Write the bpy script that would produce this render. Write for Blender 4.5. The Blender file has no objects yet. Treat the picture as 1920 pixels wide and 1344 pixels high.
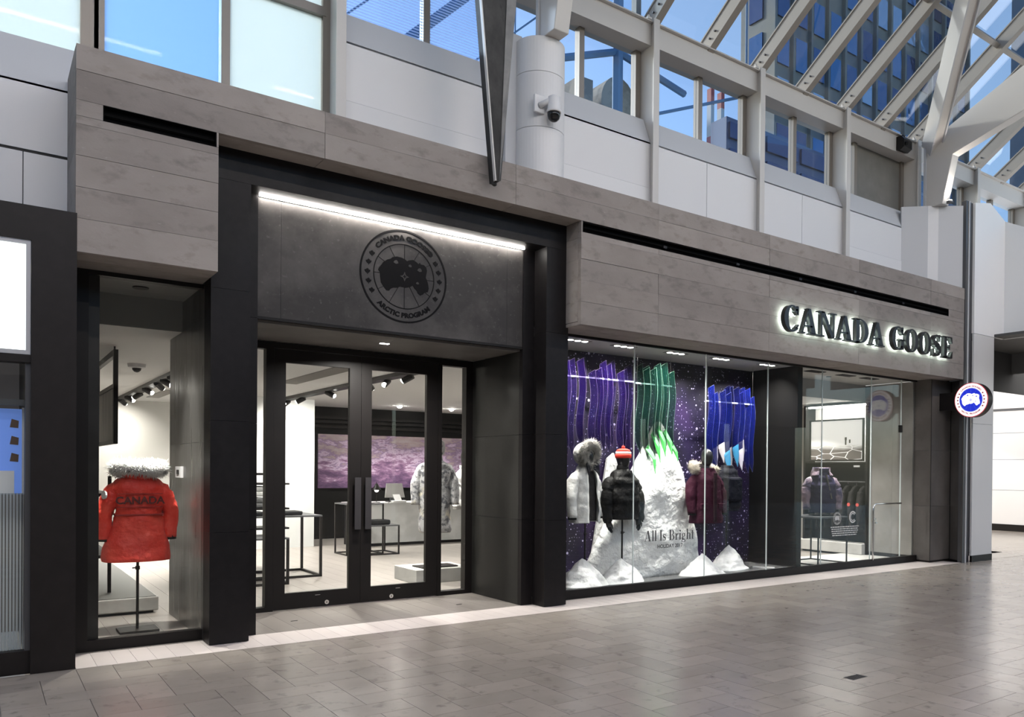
import bpy, bmesh, math, random
from mathutils import Vector, Matrix, noise as mnoise
sc = bpy.context.scene
COL = sc.collection
R0 = random.Random(7)
pi = math.pi
# ------------------------------------------------------------------ camera
YAW, PITCH, ROLL, FPX, CX, CY, EYE = 0.654978709, -0.00743203258, 0.00897927708, 1518.98423, 1127.0, 892.647974, 1.4
_fw = Vector((math.sin(YAW)*math.cos(PITCH), math.cos(YAW)*math.cos(PITCH), math.sin(PITCH)))
_rt = Vector((math.cos(YAW), -math.sin(YAW), 0)); _up = _rt.cross(_fw)
_r = _rt*math.cos(ROLL) + _up*math.sin(ROLL); _u = -_rt*math.sin(ROLL) + _up*math.cos(ROLL)
cam = bpy.data.cameras.new('camera'); camo = bpy.data.objects.new('camera', cam); COL.objects.link(camo)
cam.sensor_width = 36.0; cam.sensor_fit = 'HORIZONTAL'; cam.lens = FPX*36/1920
cam.shift_x = (960-CX)/1920; cam.shift_y = (CY-672)/1920
cam.clip_start = 0.05; cam.clip_end = 600
camo.matrix_world = Matrix(((_r.x, _u.x, -_fw.x, 0), (_r.y, _u.y, -_fw.y, 0), (_r.z, _u.z, -_fw.z, EYE), (0, 0, 0, 1)))
sc.camera = camo
# ------------------------------------------------------------------ sky, exposure
SKY_STRENGTH = 0.26
w = bpy.data.worlds.new('sky'); sc.world = w; w.use_nodes = True
nt = w.node_tree; bg = nt.nodes['Background']
sky = nt.nodes.new('ShaderNodeTexSky'); sky.sky_type = 'NISHITA'; sky.sun_disc = False
sky.sun_elevation = math.radians(24); sky.sun_rotation = math.radians(-22)   # beyond the shop, to the left
sky.air_density = 1.0; sky.dust_density = 1.4; sky.ozone_density = 1.6
nt.links.new(sky.outputs[0], bg.inputs[0]); bg.inputs[1].default_value = SKY_STRENGTH
sc.view_settings.view_transform = 'Standard'; sc.view_settings.look = 'None'
sc.view_settings.exposure = 0.0; sc.view_settings.gamma = 1.0; sc.view_settings.use_curve_mapping = False
sc.cycles.max_bounces = 7; sc.cycles.diffuse_bounces = 3; sc.cycles.glossy_bounces = 3; sc.cycles.use_adaptive_sampling = True; sc.cycles.adaptive_threshold = 0.02
sc.cycles.transparent_max_bounces = 32; sc.cycles.sample_clamp_indirect = 4.0
sc.cycles.use_denoising = True
sun = bpy.data.lights.new('sun', 'SUN'); sun.energy = 2.6; sun.angle = math.radians(4); sun.color = (1, .93, .82)
suno = bpy.data.objects.new('sun', sun); COL.objects.link(suno)
_sd = Vector((-math.sin(math.radians(22))*math.cos(math.radians(24)), math.cos(math.radians(22))*math.cos(math.radians(24)), math.sin(math.radians(24))))
suno.rotation_euler = _sd.to_track_quat('Z', 'Y').to_euler(); suno.location = (-10, 30, 30)
# light levels (the lamps themselves are built further down)
PENDANT_E = 160.0     # linear pendants over the concourse
STORE_W = 48.0        # shop downlights
SHOW_W = 50.0         # window display lamps
# ------------------------------------------------------------------ helpers
def project(p):
    d = Vector(p) - Vector((0, 0, EYE)); z = d.dot(_fw)
    if z < 0.05: return None
    return (CX + FPX*d.dot(_r)/z, CY - FPX*d.dot(_u)/z)
def seen_area(pts):
    q = [project(p) for p in pts]
    if any(a is None for a in q): return 0.0
    cx = sum(a[0] for a in q)/len(q); cy = sum(a[1] for a in q)/len(q)
    if not (-30 < cx < 1950 and -30 < cy < 1374): return 0.0
    return abs(sum(q[i][0]*q[(i+1) % len(q)][1]-q[(i+1) % len(q)][0]*q[i][1] for i in range(len(q))))/2
def wloc(o):
    v = Vector((0, 0, 0))
    while o is not None:
        v += o.location; o = o.parent
    return v
def tag(o, label=None, cat=None, group=None, kind=None):
    if label: o['label'] = label
    if cat: o['category'] = cat
    if group: o['group'] = group
    if kind: o['kind'] = kind
    return o
def empty(name, loc=(0, 0, 0), rz=0, **k):
    o = bpy.data.objects.new(name, None); COL.objects.link(o); o.empty_display_size = 0.1
    o.location = loc; o.rotation_euler = (0, 0, rz)
    return tag(o, **k)
def link(name, me, m=None, parent=None, loc=(0, 0, 0)):
    o = bpy.data.objects.new(name, me); COL.objects.link(o); o.parent = parent; o.location = loc
    if m is not None and not me.materials: me.materials.append(m)
    return o
class MB:
    def __init__(s): s.v = []; s.f = []
    def add(s, vs, fs):
        b = len(s.v); s.v += [tuple(p) for p in vs]; s.f += [tuple(i+b for i in q) for q in fs]; return s
    def box(s, x0, x1, y0, y1, z0, z1):
        return s.add([(x0,y0,z0),(x1,y0,z0),(x1,y1,z0),(x0,y1,z0),(x0,y0,z1),(x1,y0,z1),(x1,y1,z1),(x0,y1,z1)],
                     [(0,3,2,1),(4,5,6,7),(0,1,5,4),(1,2,6,5),(2,3,7,6),(3,0,4,7)])
    def prism(s, pts, vec):
        n = len(pts); v = Vector(vec); a = [Vector(p) for p in pts]
        return s.add(a+[p+v for p in a], [tuple(range(n-1, -1, -1)), tuple(range(n, 2*n))]+[(i, (i+1) % n, n+(i+1) % n, n+i) for i in range(n)])
    def loft(s, rings, cap=True, closed=True):
        n = len(rings[0]); vs = [p for r in rings for p in r]; fs = []
        for i in range(len(rings)-1):
            for j in range(n if closed else n-1):
                k = (j+1) % n; fs.append((i*n+j, i*n+k, (i+1)*n+k, (i+1)*n+j))
        if cap and closed: fs += [tuple(range(n-1, -1, -1)), tuple(range((len(rings)-1)*n, len(rings)*n))]
        return s.add(vs, fs)
    def tube(s, path, r, n=8, cap=True):
        P = [Vector(p) for p in path]; rings = []; up = None
        for i, p in enumerate(P):
            d = (P[min(i+1, len(P)-1)]-P[max(i-1, 0)]).normalized()
            if up is None: up = Vector((0, 0, 1)) if abs(d.z) < .9 else Vector((0, 1, 0))
            a = d.cross(up).normalized(); b = a.cross(d).normalized(); up = b
            rr = r[i] if isinstance(r, (list, tuple)) else r
            rings.append([p+(a*math.cos(2*pi*k/n)+b*math.sin(2*pi*k/n))*rr for k in range(n)])
        return s.loft(rings, cap)
    def lathe(s, c, prof, n=20, cap=True):
        return s.loft([[(c[0]+r*math.cos(2*pi*k/n), c[1]+r*math.sin(2*pi*k/n), c[2]+z) for k in range(n)] for r, z in prof], cap)
    def ico(s, c, r, sub=2, sc3=(1, 1, 1)):
        bm = bmesh.new(); bmesh.ops.create_icosphere(bm, subdivisions=sub, radius=r)
        vs = [(c[0]+v.co.x*sc3[0], c[1]+v.co.y*sc3[1], c[2]+v.co.z*sc3[2]) for v in bm.verts]
        fs = [tuple(v.index for v in f.verts) for f in bm.faces]; bm.free()
        return s.add(vs, fs)
    def build(s, name, m, parent=None, local=False, smooth=False, bevel=0, loc=None):
        off = Vector((0, 0, 0)) if (local or parent is None) else wloc(parent)
        if loc is not None: off = off*0 + Vector(loc)
        me = bpy.data.meshes.new(name); me.from_pydata([tuple(Vector(p)-off) for p in s.v], [], s.f); me.update()
        bm = bmesh.new(); bm.from_mesh(me); bmesh.ops.recalc_face_normals(bm, faces=bm.faces)
        if bevel:
            bmesh.ops.bevel(bm, geom=[e for e in bm.edges if len(e.link_faces) == 2 and e.calc_face_angle(0) > .6], offset=bevel, segments=2, affect='EDGES', profile=.5)
        bm.to_mesh(me); bm.free()
        if smooth:
            for p in me.polygons: p.use_smooth = True
        o = link(name, me, m, parent)
        if loc is not None: o.location = loc
        return o
_pc = {}
def piece(name, x0, x1, y0, y1, z0, z1, m, parent=None):
    """a box part; alike boxes share one mesh"""
    dx, dy, dz = round((x1-x0)/2, 4), round((y1-y0)/2, 4), round((z1-z0)/2, 4)
    k = (dx, dy, dz, m.name)
    if k not in _pc:
        b = MB().box(-dx, dx, -dy, dy, -dz, dz); me = bpy.data.meshes.new(name); me.from_pydata(b.v, [], b.f); me.update(); me.materials.append(m); _pc[k] = me
    c = Vector(((x0+x1)/2, (y0+y1)/2, (z0+z1)/2)) - (wloc(parent) if parent else Vector((0, 0, 0)))
    return link(name, _pc[k], None, parent, c)
def tiled(rects, z0, z1, name, m, parent, limit=300):
    """floor pieces: the ones that show largest are parts, the rest one joined part"""
    k = sorted(rects, key=lambda r: -seen_area([(r[0], r[2], z1), (r[1], r[2], z1), (r[1], r[3], z1), (r[0], r[3], z1)]))
    for r in k[:limit]: piece(name, r[0], r[1], r[2], r[3], z0, z1, m, parent)
    if len(k) > limit:
        b = MB()
        for r in k[limit:]: b.box(r[0], r[1], r[2], r[3], z0, z1)
        tag(b.build(name+'_field', m, parent), kind='stuff')
def smoothstep(a, b, x):
    t = min(1, max(0, (x-a)/(b-a))); return t*t*(3-2*t)
# ------------------------------------------------------------------ materials
def srgb(r, g=None, b=None):
    if g is None: g = b = r
    f = lambda c: (c/255/12.92 if c/255 <= .04045 else ((c/255+.055)/1.055)**2.4)
    return (f(r), f(g), f(b), 1)
def mat(name, col, rough=.5, metal=0, n=(), bump=None, rnd=0, emit=0, ecol=None, spec=.5, stretch=(1, 1, 1), coat=0, rn=0, sheen=0, local=False):
    m = bpy.data.materials.new(name); m.use_nodes = True; t = m.node_tree; L = t.links.new
    p = t.nodes['Principled BSDF']; N = t.nodes.new
    p.inputs['Roughness'].default_value = rough; p.inputs['Metallic'].default_value = metal
    p.inputs['Specular IOR Level'].default_value = spec; p.inputs['Coat Weight'].default_value = coat; p.inputs['Coat Roughness'].default_value = .08
    p.inputs['Sheen Weight'].default_value = sheen
    p.inputs['Base Color'].default_value = col
    vec = None
    if n or bump or rn:
        if local: g = N('ShaderNodeTexCoord'); src = g.outputs['Object']
        else: g = N('ShaderNodeNewGeometry'); src = g.outputs['Position']
        mm = N('ShaderNodeVectorMath'); mm.operation = 'MULTIPLY'; mm.inputs[1].default_value = stretch
        L(src, mm.inputs[0]); vec = mm.outputs[0]
        if rnd and not local:
            oi = N('ShaderNodeObjectInfo'); ad = N('ShaderNodeVectorMath'); ad.operation = 'ADD'; ml = N('ShaderNodeMath'); ml.operation = 'MULTIPLY'; ml.inputs[1].default_value = 37
            L(oi.outputs['Random'], ml.inputs[0]); L(vec, ad.inputs[0]); L(ml.outputs[0], ad.inputs[1]); vec = ad.outputs[0]
    cur = None
    for (scale, col2, lo, hi) in n:
        no = N('ShaderNodeTexNoise'); no.inputs['Scale'].default_value = scale; no.inputs['Detail'].default_value = 6; no.inputs['Roughness'].default_value = .6
        L(vec, no.inputs['Vector'])
        mr = N('ShaderNodeMapRange'); mr.inputs[1].default_value = lo; mr.inputs[2].default_value = hi; L(no.outputs['Fac'], mr.inputs[0])
        mx = N('ShaderNodeMix'); mx.data_type = 'RGBA'; mx.inputs['B'].default_value = col2
        L(mr.outputs[0], mx.inputs[0])
        if cur is None: mx.inputs['A'].default_value = col
        else: L(cur, mx.inputs['A'])
        cur = mx.outputs['Result']
    if rnd:
        oi = N('ShaderNodeObjectInfo'); mr = N('ShaderNodeMapRange'); mr.inputs[3].default_value = 1-rnd; mr.inputs[4].default_value = 1+rnd
        L(oi.outputs['Random'], mr.inputs[0])
        mx = N('ShaderNodeMix'); mx.data_type = 'RGBA'; mx.blend_type = 'MULTIPLY'; mx.inputs[0].default_value = 1
        if cur is None: mx.inputs['A'].default_value = col
        else: L(cur, mx.inputs['A'])
        L(mr.outputs[0], mx.inputs['B']); cur = mx.outputs['Result']
    if cur is not None: L(cur, p.inputs['Base Color'])
    if rn:
        no = N('ShaderNodeTexNoise'); no.inputs['Scale'].default_value = 3; L(vec, no.inputs['Vector'])
        mr = N('ShaderNodeMapRange'); mr.inputs[1].default_value = .3; mr.inputs[2].default_value = .7; mr.inputs[3].default_value = rough-rn; mr.inputs[4].default_value = rough+rn
        L(no.outputs['Fac'], mr.inputs[0]); L(mr.outputs[0], p.inputs['Roughness'])
    if bump:
        no = N('ShaderNodeTexNoise'); no.inputs['Scale'].default_value = bump[0]; no.inputs['Detail'].default_value = 4; L(vec, no.inputs['Vector'])
        bu = N('ShaderNodeBump'); bu.inputs['Strength'].default_value = bump[1]; bu.inputs['Distance'].default_value = bump[2]
        L(no.outputs['Fac'], bu.inputs['Height']); L(bu.outputs[0], p.inputs['Normal'])
    if emit:
        p.inputs['Emission Color'].default_value = ecol or col; p.inputs['Emission Strength'].default_value = emit
    return m
def glass(name, tint=(1, 1, 1), f0=.05, stripes=None, haze=0, hazecol=(.8, .9, 1, 1), rough=0.0):
    """thin pane: mostly clear, mirror-like at grazing angles"""
    m = bpy.data.materials.new(name); m.use_nodes = True; t = m.node_tree; L = t.links.new; N = t.nodes.new
    t.nodes.remove(t.nodes['Principled BSDF']); out = t.nodes['Material Output']
    tr = N('ShaderNodeBsdfTransparent'); tr.inputs[0].default_value = (*tint, 1)
    gl = N('ShaderNodeBsdfGlossy'); gl.inputs['Roughness'].default_value = rough
    lw = N('ShaderNodeLayerWeight'); lw.inputs[0].default_value = .5
    pw = N('ShaderNodeMath'); pw.operation = 'POWER'; pw.inputs[1].default_value = 5; L(lw.outputs['Facing'], pw.inputs[0])
    ma = N('ShaderNodeMath'); ma.operation = 'MULTIPLY_ADD'; ma.inputs[1].default_value = 1-f0; ma.inputs[2].default_value = f0; L(pw.outputs[0], ma.inputs[0])
    mx = N('ShaderNodeMixShader'); L(ma.outputs[0], mx.inputs[0]); L(tr.outputs[0], mx.inputs[1]); L(gl.outputs[0], mx.inputs[2])
    cur = mx.outputs[0]
    if haze or stripes:
        di = N('ShaderNodeBsdfTranslucent'); di.inputs[0].default_value = hazecol
        df = N('ShaderNodeBsdfDiffuse'); df.inputs[0].default_value = hazecol
        md = N('ShaderNodeMixShader'); md.inputs[0].default_value = .5; L(di.outputs[0], md.inputs[1]); L(df.outputs[0], md.inputs[2])
        m2 = N('ShaderNodeMixShader'); L(cur, m2.inputs[1]); L(md.outputs[0], m2.inputs[2])
        if stripes:
            g = N('ShaderNodeNewGeometry'); sp = N('ShaderNodeSeparateXYZ'); L(g.outputs['Position'], sp.inputs[0])
            a = N('ShaderNodeMath'); a.operation = 'MULTIPLY'; a.inputs[1].default_value = stripes[1]; L(sp.outputs[stripes[0]], a.inputs[0])
            b = N('ShaderNodeMath'); b.operation = 'FRACT'; L(a.outputs[0], b.inputs[0])
            c = N('ShaderNodeMath'); c.operation = 'LESS_THAN'; c.inputs[1].default_value = stripes[2]; L(b.outputs[0], c.inputs[0])
            d = N('ShaderNodeMath'); d.operation = 'MULTIPLY'; d.inputs[1].default_value = haze; L(c.outputs[0], d.inputs[0]); L(d.outputs[0], m2.inputs[0])
        else: m2.inputs[0].default_value = haze
        cur = m2.outputs[0]
    L(cur, out.inputs[0]); return m
G = lambda v: (v, v, v, 1)
M = {}
M['concrete'] = mat('board_concrete', (.240, .213, .196, 1), .8, n=[(1.3, (.315, .283, .262, 1), .35, .7), (7, (.17, .15, .138, 1), .52, .8), (22, (.36, .33, .31, 1), .66, .8)], bump=(60, .25, .004), rnd=.13, stretch=(.8, 1, 1.5), spec=.2)
M['concrete_core'] = mat('dark_joint', G(.05), .9)
M['pier_concrete'] = mat('pier_concrete', (.085, .077, .071, 1), .6, n=[(1.3, (.145, .133, .124, 1), .4, .75)], bump=(40, .15, .003), rnd=.12, spec=.3)
M['patina'] = mat('patina_panel', (.032, .029, .0275, 1), .5, n=[(2.2, (.085, .078, .073, 1), .42, .75), (26, (.13, .12, .115, 1), .6, .85)], bump=(50, .1, .002), spec=.3)
M['black'] = mat('black_metal', (.0075, .0064, .0068, 1), .45, n=[(14, (.011, .0095, .0098, 1), .4, .7)], rn=.06, spec=.22)
M['black2'] = mat('black_frame', (.0085, .007, .0066, 1), .45, spec=.25)
M['reveal'] = mat('blackened_steel', (.015, .0148, .0135, 1), .4, n=[(3, (.025, .0248, .0225, 1), .4, .7)], rn=.08, spec=.3)
M['steel'] = mat('brushed_steel_panel', (.12, .115, .11, 1), .34, metal=.75, n=[(3, (.2, .19, .18, 1), .4, .7)], rn=.08, stretch=(6, 6, .4))
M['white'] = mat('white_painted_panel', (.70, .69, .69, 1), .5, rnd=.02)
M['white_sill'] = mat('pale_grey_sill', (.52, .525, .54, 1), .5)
M['whitesteel'] = mat('white_painted_steel', (.56, .535, .505, 1), .45)
M['rafter'] = mat('pale_bronze_rafter', (.30, .275, .245, 1), .5)
M['void'] = mat('slot_black', (.003, .003, .003, 1), .8, spec=.05)
M['alu'] = mat('bronze_aluminium', (.21, .185, .16, 1), .4, metal=.3)
M['darkalu'] = mat('dark_grey_channel', (.09, .09, .095, 1), .35, metal=.4)
M['greysteel'] = mat('weathered_steel', (.022, .0215, .021, 1), .6, n=[(4, (.06, .058, .055, 1), .4, .7), (14, (.01, .01, .01, 1), .6, .8)], bump=(30, .2, .004), stretch=(1, 1, .6), spec=.25)
M['stone'] = mat('polished_stone_tile', (.262, .232, .202, 1), .22, n=[(2.2, (.32, .287, .252, 1), .3, .75), (9, (.15, .131, .115, 1), .58, .78)], rnd=.08, rn=.03, spec=.5)
M['stone_dark'] = mat('stone_joint', (.05, .047, .044, 1), .4)
M['stone_light'] = mat('light_stone_tile', (.62, .555, .525, 1), .3, n=[(2, (.70, .635, .60, 1), .2, .8)], rnd=.05)
M['plank'] = mat('grey_plank_tile', (.205, .183, .166, 1), .3, n=[(.8, (.26, .236, .215, 1), .2, .8)], rnd=.06, stretch=(5, .7, 1), spec=.4)
M['plank_joint'] = mat('plank_joint', G(.12), .6)
M['glass'] = glass('shop_glass', (.97, .985, .98), .028)
M['skyglass'] = glass('clerestory_glass', (.86, .93, 1.0), .04)
M['roofglass'] = glass('roof_glass', (.90, .95, .985), .04)
M['fritglass'] = glass('fritted_glass', (.72, .84, 1.0), .04, stripes=('Z', 34, .42), haze=.45, hazecol=(.35, .5, .85, 1))
M['frostglass'] = glass('frosted_glass', (.62, .80, 1.0), .003, haze=.5, hazecol=(.36, .62, .98, 1))
M['milkglass'] = glass('pale_glass', (.97, 1.0, 1.0), .012, haze=.85, hazecol=(.82, .95, 1, 1))
M['ceilwhite'] = mat('white_ceiling', (.86, .85, .83, 1), .7)
M['ceilgrey'] = mat('grey_bulkhead', (.20, .197, .19, 1), .7)
M['wallgrey'] = mat('warm_grey_wall', (.30, .285, .265, 1), .7)
M['wallwhite'] = mat('white_wall', (.68, .68, .66, 1), .6)
M['darkwall'] = mat('dark_wall', (.0065, .0062, .0062, 1), .45, spec=.2)
M['chrome'] = mat('polished_steel', (.75, .74, .72, 1), .18, metal=1)
M['lamp_white'] = mat('lamp_glow', G(.9), .5, emit=30, ecol=(1, .95, .88, 1))
M['opal'] = mat('added_glow_dome', G(.9), .5, emit=120, ecol=(1, .94, .86, 1))  # glowing domes added under the recessed downlights to brighten the ceiling
M['lens'] = mat('lamp_lens', G(.9), .5, emit=14, ecol=(1, .95, .88, 1))
def area(name, loc, sx, sy, watts, col=(1, .96, .9), rot=(0, 0, 0), parent=None, spread=None):
    l = bpy.data.lights.new(name, 'AREA'); l.shape = 'RECTANGLE'; l.size = sx; l.size_y = sy; l.energy = watts; l.color = col
    l.spread = math.radians(spread or 95)
    o = bpy.data.objects.new(name, l); COL.objects.link(o); o.parent = parent
    o.location = Vector(loc) - (wloc(parent) if parent else Vector((0, 0, 0))); o.rotation_euler = rot
    return o
# ================================================================== THE SETTING
YC, YP, YS, YW, YD = 6.61, 6.87, 7.10, 7.17, 8.18     # fascia, portal, logo panel, shop window, doors
# --- concourse floor: 2:1 herringbone of stone tiles
fl = MB().box(-14, 30, -13, 6.61, -.3, -.004).build('floor', M['stone_dark'])
tag(fl, 'polished grey stone concourse floor laid in herringbone', 'floor', kind='structure')
T = .2155; X0 = .316; Y0 = 5.496; g = .0016; rects = []
def clip(x0, x1, y0, y1, ymax=6.609):
    if y0 >= ymax - .01: return
    rects.append((x0+g, x1-g, y0+g, min(y1, ymax)-g))
for k in range(-9, 74):
    for j in range(-26, 7):
        xk, yj = X0+k*T, Y0+j*T
        if (j-k) % 4 == 0: clip(xk-T, xk+T, yj, yj+T)
        if (j-k-2) % 4 == 0: clip(xk, xk+T, yj, yj+2*T)
tiled(rects, -.03, 0, 'tile', M['stone'], fl)
b = MB().box(16.2, 30, -13, 6.609, -.004, 0); b.box(-14, -1.8, -13, 6.609, -.004, 0); b.box(-1.8, 16.2, -13, -.2, -.004, 0)
b.build('outer_paving', M['stone'], fl)
# --- light stone border along the shop line
st = MB().box(.53, 12.22, 6.61, 7.19, -.3, -.004).build('trim_1', M['plank_joint'])
tag(st, 'light stone border strip along the shop front', 'floor border', kind='structure')
x = .535; rects = []
while x < 12.2:
    rects.append((x+.001, min(x+.1245, 12.215)-.001, 6.611, 7.10)); x += .1245
tiled(rects, -.03, 0, 'border_tile', M['stone_light'], st)
# --- shop floor
sf = MB().box(.3, 14.5, 7.10, 17.2, -.3, -.004).build('floor', M['plank_joint'])
tag(sf, 'pale grey plank floor inside the shop', 'floor', kind='structure')
rects = []; PW = .19; PL = 1.25
for i in range(75):
    x = .3+i*PW; y = 7.10-(i*.47) % PL
    while y < 17.2:
        rects.append((x+.001, x+PW-.001, max(y, 7.101)+.001, min(y+PL, 17.2)-.001)); y += PL
rects = [r for r in rects if r[3]-r[2] > .02]
tiled(rects, -.03, 0, 'plank', M['plank'], sf)
# --- board-marked concrete fascia
ZR = [4.29, 4.115, 3.91, 3.80, 3.745, 3.53, 3.315, 3.10, 2.868]
XS = [.52, 2.223, 4.03, 5.84, 7.645, 9.47, 11.25, 12.21]
wf = MB()
wf.box(.55, 12.2, YC+.05, 7.28, 3.925, 4.27); wf.box(.55, 1.40, YC+.05, 7.18, 2.89, 3.925); wf.box(4.84, 12.2, YC+.05, 7.18, 2.89, 3.925)
wf = wf.build('wall_front', M['concrete_core'])
tag(wf, 'board marked grey concrete fascia above the shop windows', 'wall', kind='structure')
rg = random.Random(3)
def boards(xa, xb, za, zb):
    dy = rg.uniform(0, .006)
    piece('board', xa+.0015, xb-.0015, YC+dy, YC+.055, za+.0012, zb-.0012, M['concrete'], wf)
for r in range(len(ZR)-1):
    zt, zb = ZR[r], ZR[r+1]
    for c in range(len(XS)-1):
        xa, xb = XS[c], XS[c+1]
        if r < 2: boards(xa, xb, zb, zt); continue
        segs = []
        if xa < 1.425: segs.append((xa, min(xb, 1.425)))
        if xb > 4.80: segs.append((max(xa, 4.80), xb))
        for a, e in segs:
            if r == 2:
                cuts = [(a, e)]
                for v0, v1 in ((.681, 1.409), (4.82, 11.754)):
                    cuts = [q for (p0, p1) in cuts for q in ((p0, min(p1, v0)), (max(p0, v1), p1)) if q[1]-q[0] > .008]
                for q in cuts: boards(q[0], q[1], zb, zt)
            else: boards(a, e, zb, zt)
# soffit, returns, left end and coping
for c in range(len(XS)-1):
    xa, xb = XS[c], XS[c+1]
    for a, e in ((xa, min(xb, 1.425)), (max(xa, 4.80), xb)):
        if e-a > .05:
            for y0, y1 in ((YC+.057, 6.88), (6.88, 7.15)): piece('soffit_board', a+.002, e-.002, y0+.001, y1-.001, 2.868, 2.90, M['concrete'], wf)
    a, e = max(xa, 1.425), min(xb, 4.80)
    if e-a > .05: piece('soffit_board', a+.002, e-.002, YC+.057, 6.88, 3.912, 3.945, M['concrete'], wf)
    piece('coping', xa+.001, xb-.001, YC+.056, 7.285, 4.262, 4.29, M['concrete'], wf)
for za, zb in ((3.53, 3.745), (3.315, 3.53), (3.10, 3.315), (2.905, 3.10), (3.745, 3.91)):
    piece('return_board', 4.80, 4.842, YC+.057, 6.88, za+.001, zb-.001, M['concrete'], wf)
for i in range(6):
    za = 2.868+i*.2366; piece('return_board', .52, .55, YC+.057, 7.28, za+.001, za+.2356, M['concrete'], wf)
# air slots
def slot(x0, x1, z0, z1, nm, lab):
    r = empty(nm, (x0, YC, z0), label=lab, cat='vent')
    b = MB(); b.box(x0, x1, YC+.045, YC+.05, z0, z1); b.build('slot_back', M['void'], r)
    b = MB(); b.box(x0, x1, YC+.004, YC+.046, z1-.006, z1); b.box(x0, x1, YC+.004, YC+.046, z0, z0+.005); b.box(x0, x0+.006, YC+.004, YC+.046, z0, z1); b.box(x1-.006, x1, YC+.004, YC+.046, z0, z1)
    b.build('slot_frame', M['void'], r)
    b = MB(); b.box(x0+.01, x1-.01, YC+.018, YC+.03, z0+.045, z0+.056); b.build('slot_blade', M['void'], r)
    x = x0+1.1
    while x < x1-.2:
        MB().box(x, x+.05, YC+.012, YC+.03, z0+.03, z0+.056).build('blade_clip', M['black'], r); x += 1.15
slot(.681, 1.409, 3.80, 3.91, 'air_slot', 'short black air slot recessed in the concrete beside the entrance portal')
slot(4.82, 11.754, 3.80, 3.90, 'air_slot', 'long black air slot running above the raised letters')
# --- black entrance portal
pt = empty('trim_2', label='black metal entrance portal with stepped frame', cat='portal', kind='structure')
for x0, x1 in ((1.43, 1.722), (4.56, 4.83)):
    for za, zb in ((.004, .882), (.882, 1.762), (1.762, 2.80), (2.80, 3.66)):
        piece('pilaster_panel', x0, x1, YP, YP+.225, za+.0012, zb-.0012, M['black'], pt)
piece('header_panel', 1.43, 4.83, YP, YP+.225, 3.661, 3.93, M['black'], pt)
for x0, x1 in ((1.722, 1.835), (4.425, 4.56)):
    for za, zb in ((.0, .882), (.882, 1.762), (1.762, 2.64), (2.64, 3.66)):
        piece('inner_jamb', x0, x1, YS-.003, YS+.06, za+.0012, zb-.0012, M['black'], pt)
MB().box(1.722, 4.56, YP+.225, YS+.02, 3.661, 3.68).build('header_soffit', M['pier_concrete'], pt)
# logo panel wall above the doors
lp = empty('wall_logo', label='dark patinated panel wall above the entrance doors', cat='wall', kind='structure')
for x0, x1 in ((1.835, 2.024), (2.024, 4.239), (4.239, 4.425)):
    piece('panel', x0+.001, x1-.001, YS+.01, YS+.05, 2.66, 3.648, M['patina'], lp)
piece('bottom_channel', 1.836, 4.424, YS+.005, YS+.05, 2.636, 2.658, M['black2'], lp)
MB().box(1.83, 4.43, YS+.05, 8.3, 2.9, 3.66).build('backing', M['darkwall'], lp)
led = empty('led_strip', (3.13, YS, 3.65), label='white light line along the top of the logo panel', cat='light')
MB().box(1.84, 4.42, YS-.034, YS-.008, 3.650, 3.660).build('led_tube', mat('led_glow', G(.9), .5, emit=75, ecol=(1, .955, .9, 1)), led)
MB().box(1.84, 4.42, YS-.006, YS+.006, 3.652, 3.660).build('led_channel', M['darkalu'], led)
# --- entrance recess
rc = empty('ceiling', label='concrete soffit over the recessed entrance', cat='ceiling', kind='structure')
for x0, x1 in ((1.835, 3.13), (3.13, 4.425)): piece('soffit_panel', x0+.001, x1-.001, YS+.052, 8.14, 2.615, 2.64, M['pier_concrete'], rc)
MB().box(1.83, 4.43, YS+.06, 8.2, 2.64, 2.66).build('soffit_core', M['concrete_core'], rc)
rw = empty('wall_reveal', label='blackened steel side wall of the entrance recess', cat='wall', kind='structure')
for za, zb in ((0, .882), (.882, 1.757), (1.757, 2.613)):
    piece('steel_panel', 4.425, 4.46, YS+.062, 8.18, za+.0012, zb-.0012, M['reveal'], rw)
    piece('steel_panel', 1.80, 1.835, YS+.062, 8.18, za+.0012, zb-.0012, M['reveal'], rw)
d = empty('recess_downlight', (3.12, 7.52, 2.613), label='small square downlight in the entrance soffit', cat='light')
MB().box(3.07, 3.17, 7.50, 7.56, 2.609, 2.6145).build('bezel', M['chrome'], d); MB().box(3.078, 3.162, 7.507, 7.553, 2.606, 2.6095).build('diffuser', M['lens'], d)
area('recess_light', (3.12, 7.53, 2.60), .1, .06, 55, parent=d, spread=160)
for (x, y, l) in ((2.285, 7.55, 'left hand'), (3.94, 7.52, 'right hand')):
    MB().box(x-.03, x+.03, y-.006, y+.006, 0, .003).build('floor_plate', M['black2'])
    tag(bpy.data.objects[[o.name for o in bpy.data.objects if o.name.startswith('floor_plate')][-1]], 'thin black floor plate before the %s entrance door' % l, 'floor plate')
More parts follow.
